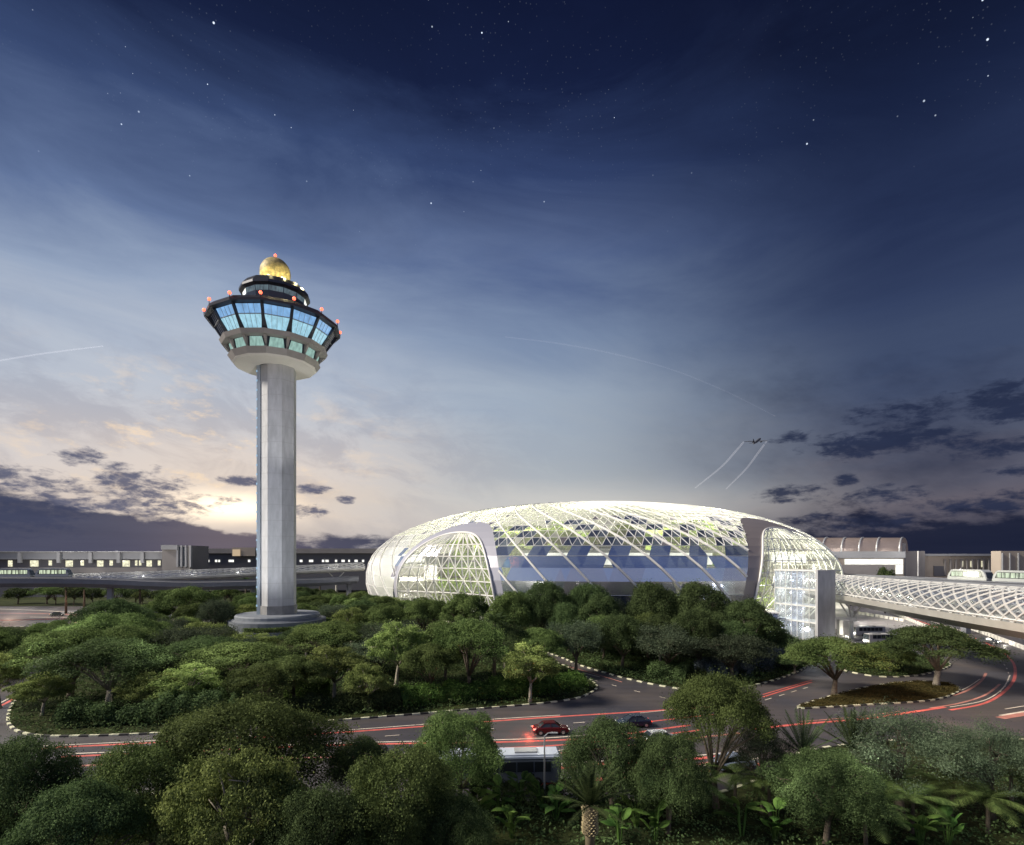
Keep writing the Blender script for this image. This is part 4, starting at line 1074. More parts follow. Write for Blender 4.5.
# ------------------------------------------------------------------ glass lift pavilion
PV = empty('lift_pavilion', (0, 0, 0), 0, 'tall glass and concrete lift pavilion in front of the right portal', 'pavilion')
A_ = Vector((78.8, 142, 0)); U_ = Vector((-4.7, 13, 0)).normalized(); V_ = Vector((13, 4.7, 0)).normalized(); LW, LV, PH = 14.0, 6.2, 18.6
def pv(u, v, z): return A_+U_*u+V_*v+Vector((0, 0, z))
q = MB()
def pvbox(q, u0, u1, v0, v1, z0, z1):
    vs = [pv(u, v, z) for z in (z0, z1) for u, v in ((u0, v0), (u1, v0), (u1, v1), (u0, v1))]
    q.add(vs, [(0, 3, 2, 1), (4, 5, 6, 7), (0, 1, 5, 4), (1, 2, 6, 5), (2, 3, 7, 6), (3, 0, 4, 7)])
q = MB(); pvbox(q, -.15, .35, 0, LV, 0, PH); q.build('concrete_wall', CONC, PV)
for z in (5.0, 9.2, 13.6): q = MB(); pvbox(q, .4, LW, .2, LV, z-.35, z); q.build('floor_slab', STEEL_W, PV)
q = MB(); pvbox(q, .36, LW+.2, -.1, LV+.1, PH-.35, PH); q.build('roof', STEEL_W, PV)
for z0, z1 in ((.2, 4.6), (5.05, 8.8), (9.25, 13.2), (13.65, PH-.4)):
    q = MB(); pvbox(q, .4, LW, .02, .06, z0, z1); q.build('glass_wall', GLASS_P, PV)
q = MB(); pvbox(q, LW, LW+.04, .1, LV, .2, PH-.4); q.build('end_glass', GLASS_P, PV)
q = MB()
for k in range(8): u = .5+k*(LW-.6)/7; pvbox(q, u-.06, u+.06, -.08, .0, 0, PH-.4)
q.build('mullion', STEEL_W, PV)
for u0 in (8.2,): q = MB(); pvbox(q, u0, u0+2.4, 2.2, 4.6, 0, PH-.6); q.build('lift_shaft', glass('lift_glass', (.85, .9, 1), .55, .2, .2, .05, dcol=(.5, .52, .6)), PV)
q = MB(); pvbox(q, 2, 6, 1.2, 4.8, .1, 3.0); q.build('entrance_core', CONC_W, PV)
for z in (3, 7.5, 12, 16.5): point(pv(5, 1.2, z), 170, (.85, .88, 1), .25); point(pv(11.5, 1.2, z), 170, (.92, .92, 1), .25)
# glass annexe to its left, at the foot of the portal
AN = empty('glass_annexe', (0, 0, 0), 0, 'low bluish glass hall between the dark trees and the lift pavilion', 'pavilion')
q = MB(); P0 = at(756, 152, z=0)[:2]; P1 = at(778, 150, z=0)[:2]
q.prism([P0, P1, (P1[0]+1.5, P1[1]+7), (P0[0]+1.5, P0[1]+7)], .0, 6.6); q.build('glass_hall', glass('annexe_glass', (.5, .62, .9), .3, .4, .3, dcol=(.25, .32, .5)), AN)
q = MB(); q.prism([(P0[0]-.3, P0[1]-.3), (P1[0]+.3, P1[1]-.3), (P1[0]+1.8, P1[1]+7.3), (P0[0]+1.2, P0[1]+7.3)], 6.62, 6.95); q.build('roof', STEEL_W, AN)
q = MB()
for k in range(5): t = k/4; q.box((P0[0]+(P1[0]-P0[0])*t, P0[1]+(P1[1]-P0[1])*t-.1, 3.3), (.14, .14, 6.5))
q.build('mullion', STEEL_G, AN)
point(((P0[0]+P1[0])/2, P0[1]-4, 2), 500, (.8, .85, 1), .6)

# ------------------------------------------------------------------ lattice footbridges
def frames(path):
    out = []
    for i, p in enumerate(path):
        d = (path[min(i+1, len(path)-1)]-path[max(i-1, 0)]); d.z = 0; d.normalize(); out.append((p, d, Vector((d.y, -d.x, 0))))
    return out
def footbridge(name, path, rx, rz, label, seed, belly=True, wbeam=.22, bow=None):
    root = empty(name, tuple(path[0]), 0, label, 'footbridge'); o0 = path[0]
    fr_ = frames(path); n = 16
    # upper lattice shell: angles from one haunch over the top to the other
    ang = [R(-25+230*k/n) for k in range(n+1)]
    G = []
    for i, (p, d, s) in enumerate(fr_):
        G.append([p-o0 + s*math.cos(a)*rx + Vector((0, 0, math.sin(a)*rz)) for a in ang])
    sh = MB(); lt = MB(); n2 = len(G)
    for i in range(n2-1):
        for k in range(n):
            sh.add([G[i][k]*1, G[i][k+1]*1, G[i+1][k+1]*1, G[i+1][k]*1], [(0, 1, 2, 3)])
            if i % 2 == 0 and i+2 < n2 and k % 2 == 0 and k+2 <= n:
                pass
            if (i+k) % 2 == 0: lt.beam(G[i][k], G[i+1][k+1], wbeam)
            else: lt.beam(G[i][k+1], G[i+1][k], wbeam)
    sh.build('glass_skin', glass(name+'_glass', (.85, .88, .92), .70, .22, .04, .04, dcol=(.7, .7, .7)), root)
    lt.build('lattice', STEEL_L, root)
    bl = MB(); prof = [(-1.04, -.42), (1.04, -.42), (1.0, -.75), (.62, -1.12), (-.62, -1.12), (-1.0, -.75)]
    vs = []
    for i, (p, d, s) in enumerate(fr_):
        for x, z in prof: vs.append(p-o0+s*x*rx+Vector((0, 0, z*rz)))
    m_ = len(prof); fs = [(i*m_+k, i*m_+(k+1) % m_, (i+1)*m_+(k+1) % m_, (i+1)*m_+k) for i in range(n2-1) for k in range(m_)]
    fs += [tuple(range(m_)), tuple((n2-1)*m_+k for k in range(m_))]
    bl.add(vs, fs); bl.build('deck_belly', BELLY, root)
    hr = MB()
    for sgn in (-1, 1): hr.tube([p-o0+s*sgn*rx*.97+Vector((0, 0, -.30*rz)) for p, d, s in fr_], .12, 6)
    hr.build('edge_rail', STEEL_W, root)
    for i in range(2, n2-1, max(4, n2//7)):
        p = fr_[i][0]; point((p.x, p.y, p.z+rz*.45), 330*rx/3.5, (1, .93, .82), .5)
    return root, fr_
bp_ = smooth_path([(94, 168, 13.6), (92.5, 150, 13.4), (88.5, 125, 13.3), (82, 96, 13.6), (77, 74, 13.9), (72, 52, 14), (67, 24, 14.2), (60, -12, 14.4)], 14)
BR, frR = footbridge('lattice_footbridge', bp_, 5.0, 3.5, 'white lattice tube footbridge crossing the roads at the right', 1, wbeam=.24)
for i in (14,):
    p = frR[i][0]; q = MB(); zt = p.z-3.9
    q.tube([(p.x, p.y, -.1), (p.x, p.y, zt*.55)], [.55, .5], 10); o = q.build('bridge_pier', CONC_W)
    q2 = MB()
    for dx, dy in ((-2, -2), (2, -2), (2, 2), (-2, 2)): q2.tube([(p.x, p.y, zt*.5), (p.x+dx, p.y+dy, zt+.1)], [.3, .22], 6)
    q2.build('branch', CONC_W, o); tag(o, 'pale forked pier under the right footbridge near the lift pavilion', 'bridge pier')
bl_ = smooth_path([(-165, 200, 14.0), (-148, 204, 14.4), (-120, 214, 15.4), (-95, 232, 16.4), (-70, 256, 17.6)], 14)
BL, frL = footbridge('lattice_footbridge', bl_, 3.2, 1.8, 'long low lattice footbridge running left behind the tower to the dome', 2, wbeam=.20)
for i in (40, 50):
    p = frL[i][0]; q = MB(); q.tube([(p.x, p.y, -.1), (p.x, p.y, p.z-5)], [.5, .4], 8); o = q.build('bridge_pier', CONC_W); q2 = MB()
    for dx in (-3.5, 3.5): q2.tube([(p.x, p.y, p.z-5.5), (p.x+dx, p.y, p.z-2)], [.3, .2], 6)
    q2.build('branch', CONC_W, o); tag(o, 'Y-shaped pier under the left footbridge, %s' % ('nearer the tower' if i == 40 else 'nearer the dome'), 'bridge pier', 'piers under the left footbridge')

# ------------------------------------------------------------------ train viaducts and trains
VI = pbr('viaduct_concrete', (.17, .18, .21), .8, noise=.15, nscale=.2)
def viaduct(path, w, ztop, dep, label):
    P = [Vector(p) for p in path]; root = empty('train_viaduct', (P[0].x, P[0].y, 0), 0, label, 'viaduct'); o0 = Vector((P[0].x, P[0].y, 0))
    fr_ = frames(P); prof = [(-1, 0), (1, 0), (1, -.55), (.6, -1), (-.6, -1), (-1, -.55)]; vs = []
    for p, d, s in fr_:
        for x, z in prof: vs.append(p-o0+s*x*w/2+Vector((0, 0, z*dep)))
    m_ = len(prof); n2 = len(P); fs = [(i*m_+k, i*m_+(k+1) % m_, (i+1)*m_+(k+1) % m_, (i+1)*m_+k) for i in range(n2-1) for k in range(m_)]
    fs += [tuple(range(m_)), tuple((n2-1)*m_+k for k in range(m_))]
    q = MB(); q.add(vs, fs); q.build('deck', VI, root)
    q = MB()
    for sg in (-1, 1): q.tube([p-o0+s*sg*w/2*.97+Vector((0, 0, .35)) for p, d, s in fr_], .18, 4)
    q.build('parapet', VI, root)
    for i in range(3, n2, 8):
        p, d, s = fr_[i]; q = MB(); c = p-o0; q.box((c.x, c.y, (p.z-dep)/2), (1.6, 1.6, p.z-dep-.05), math.atan2(d.y, d.x)); q.build('pier', VI, root)
    return root
vr = smooth_path([(112, 250, 15), (121, 222, 15), (124, 208, 15), (130, 163, 15), (132.7, 142.6, 15), (137, 112, 15), (142, 80, 15)], 6)
viaduct(vr, 9, 15, 2.4, 'grey train viaduct behind the right footbridge')
vl = smooth_path([(-330, 176, 14.6), (-240, 184, 14.6), (-179, 192, 14.6), (-150, 197.5, 14.2), (-120, 207, 12.6), (-88, 232, 12.6), (-72, 250, 13)], 6)
viaduct(vl, 8, 14.6, 3.0, 'dark train viaduct at the left, carrying two lit carriages')

T_BODY = pbr('train_white', (.36, .38, .39), .3); T_DARK = pbr('train_black', (.02, .025, .03), .2)
WIN_TRAIN = lit_window('train_window', lin(225, 240, 205), .9, nscale=(.8, .1, .1), lo=.25)
def train(loc, rz, label, L=12.4):
    root = empty('train_carriage', loc, rz, label, 'train', 'people mover carriages')
    # side profile with raked ends, run across the width
    prof = [(-L/2, .9), (-L/2+.1, .5), (L/2-.1, .5), (L/2, .9), (L/2-.35, 2.2), (L/2-1.2, 3.3), (L/2-1.7, 3.55), (-L/2+1.7, 3.55), (-L/2+1.2, 3.3), (-L/2+.35, 2.2)]
    def run(pr, y0, y1, name, mat, par=root, bevel=0):
        q = MB(); n = len(pr); vs = [(x, y0, z) for x, z in pr]+[(x, y1, z) for x, z in pr]
        q.add(vs, [tuple(range(n)), tuple(range(2*n-1, n-1, -1))]+[(i, (i+1) % n, n+(i+1) % n, n+i) for i in range(n)]); return q.build(name, mat, par, bevel=bevel)
    body = run(prof, -1.4, 1.4, 'body', T_BODY, bevel=.12)
    for sg in (-1, 1):
        y0, y1 = sorted((sg*1.405, sg*1.43))
        run([(-L/2+.9, 1.45), (L/2-.9, 1.45), (L/2-1.55, 3.05), (-L/2+1.55, 3.05)], y0, y1, 'window_band', T_DARK)
        x = -L/2+1.5
        for k, w in enumerate((1.2, .8, 1.2, 1.2, .8, 1.2, 1.2)):
            y2, y3 = sorted((sg*1.432, sg*1.45)); run([(x, 1.6), (x+w-.12, 1.6), (x+w-.12, 2.9), (x, 2.9)], y2, y3, 'window', WIN_TRAIN); x += w+.12
    for sg in (-1, 1):
        q = MB(); q.add([(sg*(L/2+.01), -1.1, 1.2), (sg*(L/2+.01), 1.1, 1.2), (sg*(L/2-.62), 1.1, 2.9), (sg*(L/2-.62), -1.1, 2.9)], [(0, 1, 2, 3)]); q.build('windscreen', T_DARK, root)
    q = MB(); q.box((0, 0, .3), (L-2, 2.2, .5)); q.build('bogie', T_DARK, root)
    return root
def along(u0, u1, P, Q):
    """centre point on the line P-Q between columns u0 and u1"""
    f = lambda u: ((Q[1]-P[1])*P[0]-(Q[0]-P[0])*P[1]) / ((Q[1]-P[1])*((u-CX)/F)-(Q[0]-P[0])) if True else 0
    def pt(u):
        k = (u-CX)/F; dx, dy = Q[0]-P[0], Q[1]-P[1]; t = (P[0]-k*P[1])/(k*dy-dx); return Vector((P[0]+dx*t, P[1]+dy*t, 0))
    a, b_ = pt(u0), pt(u1); return (a+b_)/2, math.atan2(b_.y-a.y, b_.x-a.x), (b_-a).length
for (u0, u1, lb) in ((951, 991, 'lit white train carriage on the right viaduct, whole in view'), (996, 1036, 'lit white train carriage cut by the photo\'s right edge')):
    c, a, L_2 = along(u0, u1, (130, 163), (132.7, 142.6)); train((c.x, c.y, 14.9), a, lb, max(10, L_2))
for (u0, u1, lb) in ((-2, 33, 'lit train carriage at the photo\'s left edge on the far viaduct'), (37, 71, 'lit train carriage second from the left edge on the far viaduct')):
    c, a, L_2 = along(u0, u1, (-179, 192), (-150, 197.5)); train((c.x, c.y, 14.5), a, lb, max(10, L_2))

# ------------------------------------------------------------------ terminal buildings
TWALL = pbr('terminal_wall', (.20, .19, .19), .8, noise=.1, nscale=.1); TFASC = pbr('terminal_fascia', (.25, .26, .28), .6, noise=.08, nscale=.1)
TDARK = pbr('terminal_dark', (.10, .10, .115), .8); TBEIGE = pbr('terminal_beige', (.30, .26, .22), .7, noise=.08, nscale=.1)
def bx(root, name, mat, u0, u1, v0, v1, Yd, dep=20, dy=0):
    dep = min(dep, 5) if u0 > 903 else dep
    x0, _, z1 = at(u0, Yd, v0); x1, _, z0 = at(u1, Yd, v1); z0 = max(z0, 0)
    q = MB(); q.box(((x0+x1)/2, Yd+dep/2+dy, (z0+z1)/2), (abs(x1-x0), dep, z1-z0)); return q.build(name, mat, root)
TL = empty('terminal_building', (0, 0, 0), 0, 'long low terminal at the left with pale roof fascia and lit bays', 'terminal')
YL = 300
bx(TL, 'wall', TDARK, -120, 163, 559.5, 600, YL)
bx(TL, 'roof_fascia', TFASC, -120, 167, 552.2, 559.3, YL-3, 24)
bx(TL, 'roof_edge', STEEL_G, -122, 168, 551.3, 552.1, YL-4, 26)
for u in (-60, -20, 19, 58, 90, 118, 142): bx(TL, 'fascia_post', TFASC, u-1.6, u+1.6, 552.4, 563, YL-4.2, 1.1)
for u, w in ((-48, 8), (-30, 4), (10, 4), (34, 8), (50, 3), (69, 7), (82, 3), (100, 6), (111, 3), (126, 7), (136, 2), (140, 2), (149, 5), (159, 2.5)):
    bx(TL, 'window', WIN_WARM, u-w/2, u+w/2, 560.5, 566.5 if w > 3 else 565.5, YL-.4, .3)
bx(TL, 'lower_wall', TWALL, -120, 163, 567.5, 573, YL-2, 1.5)
TB = empty('lift_block', (0, 0, 0), 0, 'square grey block with vertical fins at the end of the left terminal', 'building')
bx(TB, 'wall', TWALL, 162, 190, 545.5, 600, 292, 18); bx(TB, 'parapet', TFASC, 161, 177, 545, 549.5, 290, 2)
for u in (177, 181, 185.5, 190): bx(TB, 'fin', TFASC, u-.8, u+.8, 545.5, 567, 290.6, 1.3)
for u in (179, 183.3): bx(TB, 'window', WIN_DARK, u-1.1, u+1.1, 547, 566, 291.7, .25)
TM = empty('far_concourse', (0, 0, 0), 0, 'dark low concourse with small lit windows behind the tower', 'terminal')
bx(TM, 'wall', TDARK, 190, 470, 553.5, 590, 340, 20); bx(TM, 'roof', TWALL, 188, 470, 548.5, 553.3, 338, 26)
bx(TM, 'roof_block', TBEIGE, 232, 255, 547.5, 556, 336, 1.9)
for u, w in ((206, 6), (216, 2), (219, 1.5), (231, 5), (249, 2), (301, 2.5), (311, 4), (323, 2), (327, 3), (336, 2), (343, 3), (349, 1.5), (356, 3), (363, 2)): bx(TM, 'window', WIN_WHITE, u-w/2, u+w/2, 559.8, 562, 339.6, .3)
bx(TM, 'lit_panel', glow('panel_warm', lin(190, 165, 130), .8), 232.5, 240, 549.5, 556, 335.6, .3)
# right terminal with ribbed barrel roof
TR = empty('barrel_roof_terminal', (0, 0, 0), 0, 'beige terminal hall with a ribbed copper barrel roof right of the dome', 'terminal')
YR = 250
bx(TR, 'wall', TBEIGE, 800, 904, 552.4, 600, YR, 26); bx(TR, 'cornice', TFASC, 800, 905.5, 551.4, 558, YR-1.5, 1.4)
bx(TR, 'lit_glazing', WIN_WHITE, 845, 903, 559, 564.5, YR-.4, .3); bx(TR, 'lit_glazing', WIN_WHITE, 896, 903, 564.8, 574, YR-.4, .3)
bx(TR, 'lower_wall', TWALL, 840, 894, 565, 580, YR-1.2, 1)
x0, x1 = at(800, YR, 550)[0], at(901, YR, 550)[0]; zb = H+5.6*YR/F; zr = 14*YR/F
copper = pbr('copper_roof', (.27, .22, .20), .35, metal=.3, noise=.12, nscale=.15)
q = MB(); n = 14; vs = []; fs = []
for i, x in enumerate((x0, x1)):
    for k in range(n+1): a = math.pi*k/n; vs.append((x, YR+4-4*math.cos(a), zb+zr*math.sin(a))); vs[-1] = (x+4.5*(1-math.cos(a)), vs[-1][1], vs[-1][2])
for k in range(n): fs.append((k, k+1, n+1+k+1, n+1+k))
fs += [tuple(range(n+1)), tuple(range(2*n+1, n, -1))]; q.add(vs, fs); q.build('barrel_roof', copper, TR)
for u in (822, 841, 858.5, 876, 899):
    x = at(u, YR, 550)[0]; q = MB(); q.tube([(x+4.5*(1-math.cos(math.pi*k/14)), YR+4-4.2*math.cos(math.pi*k/14), zb+(zr+.1)*math.sin(math.pi*k/14)) for k in range(9)], .36, 6); q.build('roof_rib', STEEL_G, TR)
bx(TR, 'stair_block', TDARK, 901, 906, 543, 575, YR+1, 12)
TE = empty('terminal_wing', (0, 0, 0), 0, 'grey-beige terminal wing with small lit windows above the right viaduct', 'terminal')
bx(TE, 'wall', TBEIGE, 904.5, 1000, 555, 600, 262, 20); bx(TE, 'front_block', TWALL, 904.5, 925, 551, 600, 258, 3.8)
bx(TE, 'parapet', TFASC, 925, 1000, 553.8, 556, 260.5, 1.3)
bx(TE, 'dark_recess', TDARK, 934, 946, 566, 576, 261.6, .3)
for k, u in enumerate((962, 972, 983, 995.5)): bx(TE, 'window', WIN_WARM, u-1.1, u+1.1, 561, 567, 261.6, .3)
for k in range(10): bx(TE, 'wall_fin', TWALL, 945+k*5.5, 946+k*5.5, 559, 575, 261, .9)
q = MB(); p = at(918, 250, 576); q.tube([p, (p[0], p[1], at(0, 250, 551)[2])], .25, 6); tag(q.build('mast', STEEL_W), 'thin white mast standing before the terminal wing', 'mast')
TF = empty('edge_block', (0, 0, 0), 0, 'tall beige block at the photo\'s right edge above the trains', 'building')
bx(TF, 'wall', TBEIGE, 1001, 1100, 551, 600, 240, 20)
for u in (1003, 1010.5, 1019): bx(TF, 'pilaster', TFASC, u-.5, u+.5, 553, 575, 239.4, .5)
for u, v, w in ((885, 576, 18),): ptree('far2', u, 566, 20, 215, 'small bright bush-like tree before the copper-roofed hall')

for (u, Yd, z, pw) in ((850, 232, 27, 4500), (890, 232, 27, 4500), (915, 240, 24, 2000), (960, 246, 25, 2500), (1010, 226, 25, 1500), (20, 280, 21, 5000), (70, 280, 21, 5000), (120, 280, 21, 5000), (176, 276, 22, 5000)):
    point(((u-CX)/F*Yd, Yd, z), pw, (1, .93, .84), 1)  # lights added to brighten the terminal fronts; no fittings modelled
# ------------------------------------------------------------------ vehicles
def paint(name, c, rough=.25, metal=.3): return pbr(name, c, rough, metal=metal)
GLZ = pbr('car_glass', (.02, .025, .03), .05); CHROME = pbr('rim_metal', (.5, .5, .5), .3, metal=.8)
PLATE = pbr('tail_red', (.30, .02, .02), .3, emis=(1, .08, .04), estr=1.2); HEADL = glow('head_soft', (1, .96, .85), 1.2)
def car(loc, rz, mat, label, L=4.5, W=1.82, head=False, tail=False, hatch=False):
    root = empty('car', loc, rz, label, 'car')
    def section(x, hw, zb_, zs, zt, htop): return [(x, -hw, zb_), (x, -hw*1.0, zs), (x, -htop, zt), (x, htop, zt), (x, hw, zs), (x, hw, zb_)]
    X_ = [-L/2, -L/2+.25, -L/2+.9, -.5, .9, L/2-.7, L/2-.1, L/2]
    Zs = [.62, .80, .86, .88, .86, .74, .62, .50]; Zt = [.72, .94, .97, .98, .95, .84, .70, .56]; Wd = [.74, .86, .91, .91, .91, .89, .80, .66]
    q = MB(); vs = []; n = 6
    for x, a, b_, w in zip(X_, Zs, Zt, Wd): vs += section(x, w*W/1.82, .28, a, b_, w*.86)
    fs = [(i*n+k, i*n+(k+1) % n, (i+1)*n+(k+1) % n, (i+1)*n+k) for i in range(len(X_)-1) for k in range(n)]+[tuple(range(n)), tuple((len(X_)-1)*n+k for k in range(n))]
    q.add(vs, fs); q.build('body', mat, root, smooth=False, bevel=.03)
    back = -L/2+(.25 if hatch else .75); st = [(back, .94, .76), (back+.55, 1.36, .62), (-.2, 1.44, .60), (.45, 1.40, .60), (1.2, .95, .76)]
    q = MB(); vs = []
    for x, z, w in st: vs += [(x, -.78, .93), (x, -w, z), (x, w, z), (x, .78, .93)]
    q.add(vs, [(i*4+k, i*4+(k+1) % 4, (i+1)*4+(k+1) % 4, (i+1)*4+k) for i in range(4) for k in range(4)]+[(0, 1, 2, 3), (16, 17, 18, 19)]); q.build('windows', GLZ, root)
    q = MB(); q.box(((back+.55+.45)/2, 0, 1.45), (.45-(back+.55)+.1, 1.14, .06)); q.build('roof', mat, root, bevel=.02)
    q = MB()
    for sg in (-1, 1):
        for (a, b_) in (((back, .78, .93), (back+.55, .64, 1.38)), ((back+.55, .63, 1.4), (.45, .62, 1.43)), ((.45, .62, 1.42), (1.2, .78, .93)), ((-.15, .62, 1.43), (-.1, .79, .95))):
            q.beam((a[0], a[1]*sg, a[2]), (b_[0], b_[1]*sg, b_[2]), .07)
    q.build('pillar', mat, root)
    for x in (-L/2+.85, L/2-.85):
        for sg in (-1, 1):
            q = MB(); q.tube([(x, sg*.70, .33), (x, sg*.93, .33)], .33, 16); wh = q.build('wheel', RUBBER, root)
            q = MB(); q.tube([(x, sg*.90, .33), (x, sg*.945, .33)], .2, 12); q.build('rim', CHROME, wh)
    for sg in (-1, 1):
        q = MB(); q.box((L/2-.10, sg*.58, .62), (.14, .30, .14)); q.build('headlight', LAMP_HEAD if head else HEADL, root, bevel=.02)
        q = MB(); q.box((-L/2+.05, sg*.62, .72), (.14, .28, .15)); q.build('tail_light', LAMP_TAIL if tail else PLATE, root, bevel=.02)
        q = MB(); q.box((.95, sg*.97, .95), (.16, .14, .12)); q.build('wing_mirror', mat, root, bevel=.02)
    fx, fy = math.cos(rz), math.sin(rz)
    if head: point((loc[0]+fx*(L/2+1.0), loc[1]+fy*(L/2+1.0), .8), 120, (1, .95, .8), .15)
    if tail: point((loc[0]-fx*(L/2+.5), loc[1]-fy*(L/2+.5), .8), 160, (1, .12, .06), .15)
    return root
x, y, _ = gp(551, 734); car((x, y+.3, .01), R(6), paint('car_red', (.10, .012, .016)), 'dark red saloon with glowing tail light left of the dark trees', tail=True)
x, y, _ = gp(634, 727); car((x, y+.3, .01), R(8)+math.pi, paint('car_navy', (.02, .03, .06)), 'dark blue saloon partly behind the tree right of the red car')
x, y, _ = gp(662, 744); car((x, y+.3, .01), R(10), paint('car_white', (.55, .57, .6)), 'white car half hidden behind the front trees', hatch=True)
x, y, _ = gp(988, 643); car((x, y, .01), R(-62), paint('car_grey', (.08, .09, .1)), 'car with bright headlights coming round the right bend', L=4.8, head=True)
x, y, _ = gp(57, 616); car((x, y, .01), R(2), paint('car_olive', (.08, .10, .08)), 'small dark car on the far road at the left')
x, y, _ = gp(734, 768); car((x, y, .01), R(18), paint('car_silver', (.35, .42, .55)), 'pale blue car glimpsed through the tall bare-trunked tree', hatch=True)

def bus(loc, rz, label, L=11.8, W=2.5, Ht=3.05, roofc=(.50, .56, .66), sidec=(.10, .12, .15), head=False, cat='bus', name='bus'):
    root = empty(name, loc, rz, label, cat)
    q = MB(); q.box((0, 0, .35+(Ht-.35)/2-.2), (L, W, Ht-.75)); q.build('body', pbr('bus_side', sidec, .35), root, bevel=.12)
    q = MB(); q.box((0, 0, Ht-.25), (L-.05, W-.05, .5)); q.build('roof', pbr('bus_roof', roofc, .35, noise=.06, nscale=.5), root, bevel=.16)
    q = MB(); q.box((L*.22, 0, Ht+.06), (2.2, 1.3, .18)); q.build('roof_unit', STEEL_G, root, bevel=.04)
    q = MB(); q.box((-L*.2, 0, Ht+.03), (.8, .5, .1)); q.build('roof_hatch', T_DARK, root, bevel=.02)
    for sg in (-1, 1):
        for k in range(6):
            x = -L/2+.9+k*(L-1.8)/6; w = (L-1.8)/6-.12
            q = MB(); q.box((x+w/2+.05, sg*(W/2+.01), 1.95), (w, .04, .95)); q.build('window', GLZ, root)
    q = MB(); q.box((L/2+.01, 0, 1.85), (.04, W-.3, 1.3)); q.build('windscreen', GLZ, root)
    for x in (-L/2+2.4, L/2-2.3):
        for sg in (-1, 1):
            q = MB(); q.tube([(x, sg*(W/2-.35), .48), (x, sg*(W/2+.02), .48)], .48, 18); wh = q.build('wheel', RUBBER, root)
            q = MB(); q.tube([(x, sg*(W/2), .48), (x, sg*(W/2+.04), .48)], .26, 12); q.build('rim', CHROME, wh)
    for sg in (-1, 1):
        q = MB(); q.box((L/2+.02, sg*(W/2-.4), .8), (.08, .3, .2)); q.build('headlight', LAMP_HEAD if head else HEADL, root)
    fx, fy = math.cos(rz), math.sin(rz)
    if head: point((loc[0]+fx*(L/2+1.5), loc[1]+fy*(L/2+1.5), 1.0), 300, (1, .95, .8), .2)
    return root
bx_, by_ = (499-CX)/F*53.6, 53.6
bus((bx_, by_, .01), R(3), 'bus with a pale blue roof stopped behind the front trees')
for (u, v, rz, lb, c) in ((868, 636, R(182), 'white coach with headlights on, farther one of the pair by the footbridge', .5), (882, 644, R(184), 'white coach with headlights on, nearer one of the pair by the footbridge', .45)):
    x, y, _ = gp(u, v); bus((x, y, .07), rz, lb, L=8.5, W=2.3, Ht=2.6, roofc=(c, c, c), sidec=(.35, .35, .36), head=True, cat='coach', name='coach')

# lamp post before the bus
def lamp_post(x, y, h, label, arm=1.6, z=.1, rz=0):
    root = empty('street_lamp', (x, y, z), rz, label, 'street lamp')
    q = MB(); q.tube([(0, 0, 0), (0, 0, h)], [.10, .06], 10); q.build('pole', STEEL_G, root)
    q = MB(); q.tube([(0, 0, h-.1), (arm*.5, 0, h+.2), (arm, 0, h+.25)], .05, 8); a = q.build('arm', STEEL_G, root)
    q = MB(); q.box((arm+.25, 0, h+.22), (.7, .28, .12)); q.build('lamp_head', STEEL_G, a, bevel=.03)
    return root
lamp_post((544.5-CX)/F*49.0, 49.0, 6.0, 'slim grey lamp post in front of the bus', arm=.6)
x, y, _ = gp(170, 622); lamp_post(x, y-3, 9, 'thin pale lamp post beside the diagonal road left of the tower', arm=1)
x, y, _ = gp(846, 652); 
for (u, v, z, pw) in ((1000, 690, 10, 6500), (930, 720, 10, 3000), (80, 615, 9, 2500), (10, 615, 9, 2500)):
    x, y, _ = gp(u, v); point((x, y, z), pw, (1, .62, .42), .4)  # warm lights added for a glow on the road; no posts carry them
# concrete barriers along the ramp under the footbridge
for (p0, p1, lb) in (((878, 608), (936, 632), 'low pale barrier on the left side of the ramp with light-trail lines'), ((930, 614), (1030, 652), 'low pale barrier along the outer side of the right bend'), ((846, 612), (905, 622), 'low pale barrier on the plaza under the footbridge')):
    a, b_ = Vector(gp(*p0)), Vector(gp(*p1)); q = MB(); n = int((b_-a).length/2.5)
    for k in range(n):
        s0, s1 = a.lerp(b_, (k+.04)/n), a.lerp(b_, (k+.80)/n); q.beam(s0+Vector((0, 0, .45)), s1+Vector((0, 0, .45)), .35, .9)
    q.beam(a+Vector((0, 0, .98)), b_+Vector((0, 0, .98)), .2, .12)
    tag(q.build('barrier', CONC_W), lb, 'barrier', 'barriers by the footbridge')
# elevated ramp beside pavilion
q = MB(); P = [gp(838, 618), gp(866, 606)]; a, b_ = Vector((90, 150, 5.2)), Vector((118, 205, 6.4))
q.beam(a, b_, 7, .9); o = q.build('ramp', CONC_W)
for t in (.1, .35, .6, .85):
    c = a.lerp(b_, t); q = MB(); q.box((c.x, c.y, (c.z-.5)/2), (1, 1, c.z-.5)); q.build('pier', CONC_W, o)
tag(o, 'raised pale access ramp on stubby piers behind the lift pavilion', 'ramp')
for u, v in ((862, 622), (905, 612)):
    x, y, _ = gp(u, v); point((x, y, 6), 2200, (1, .9, .8), .5)

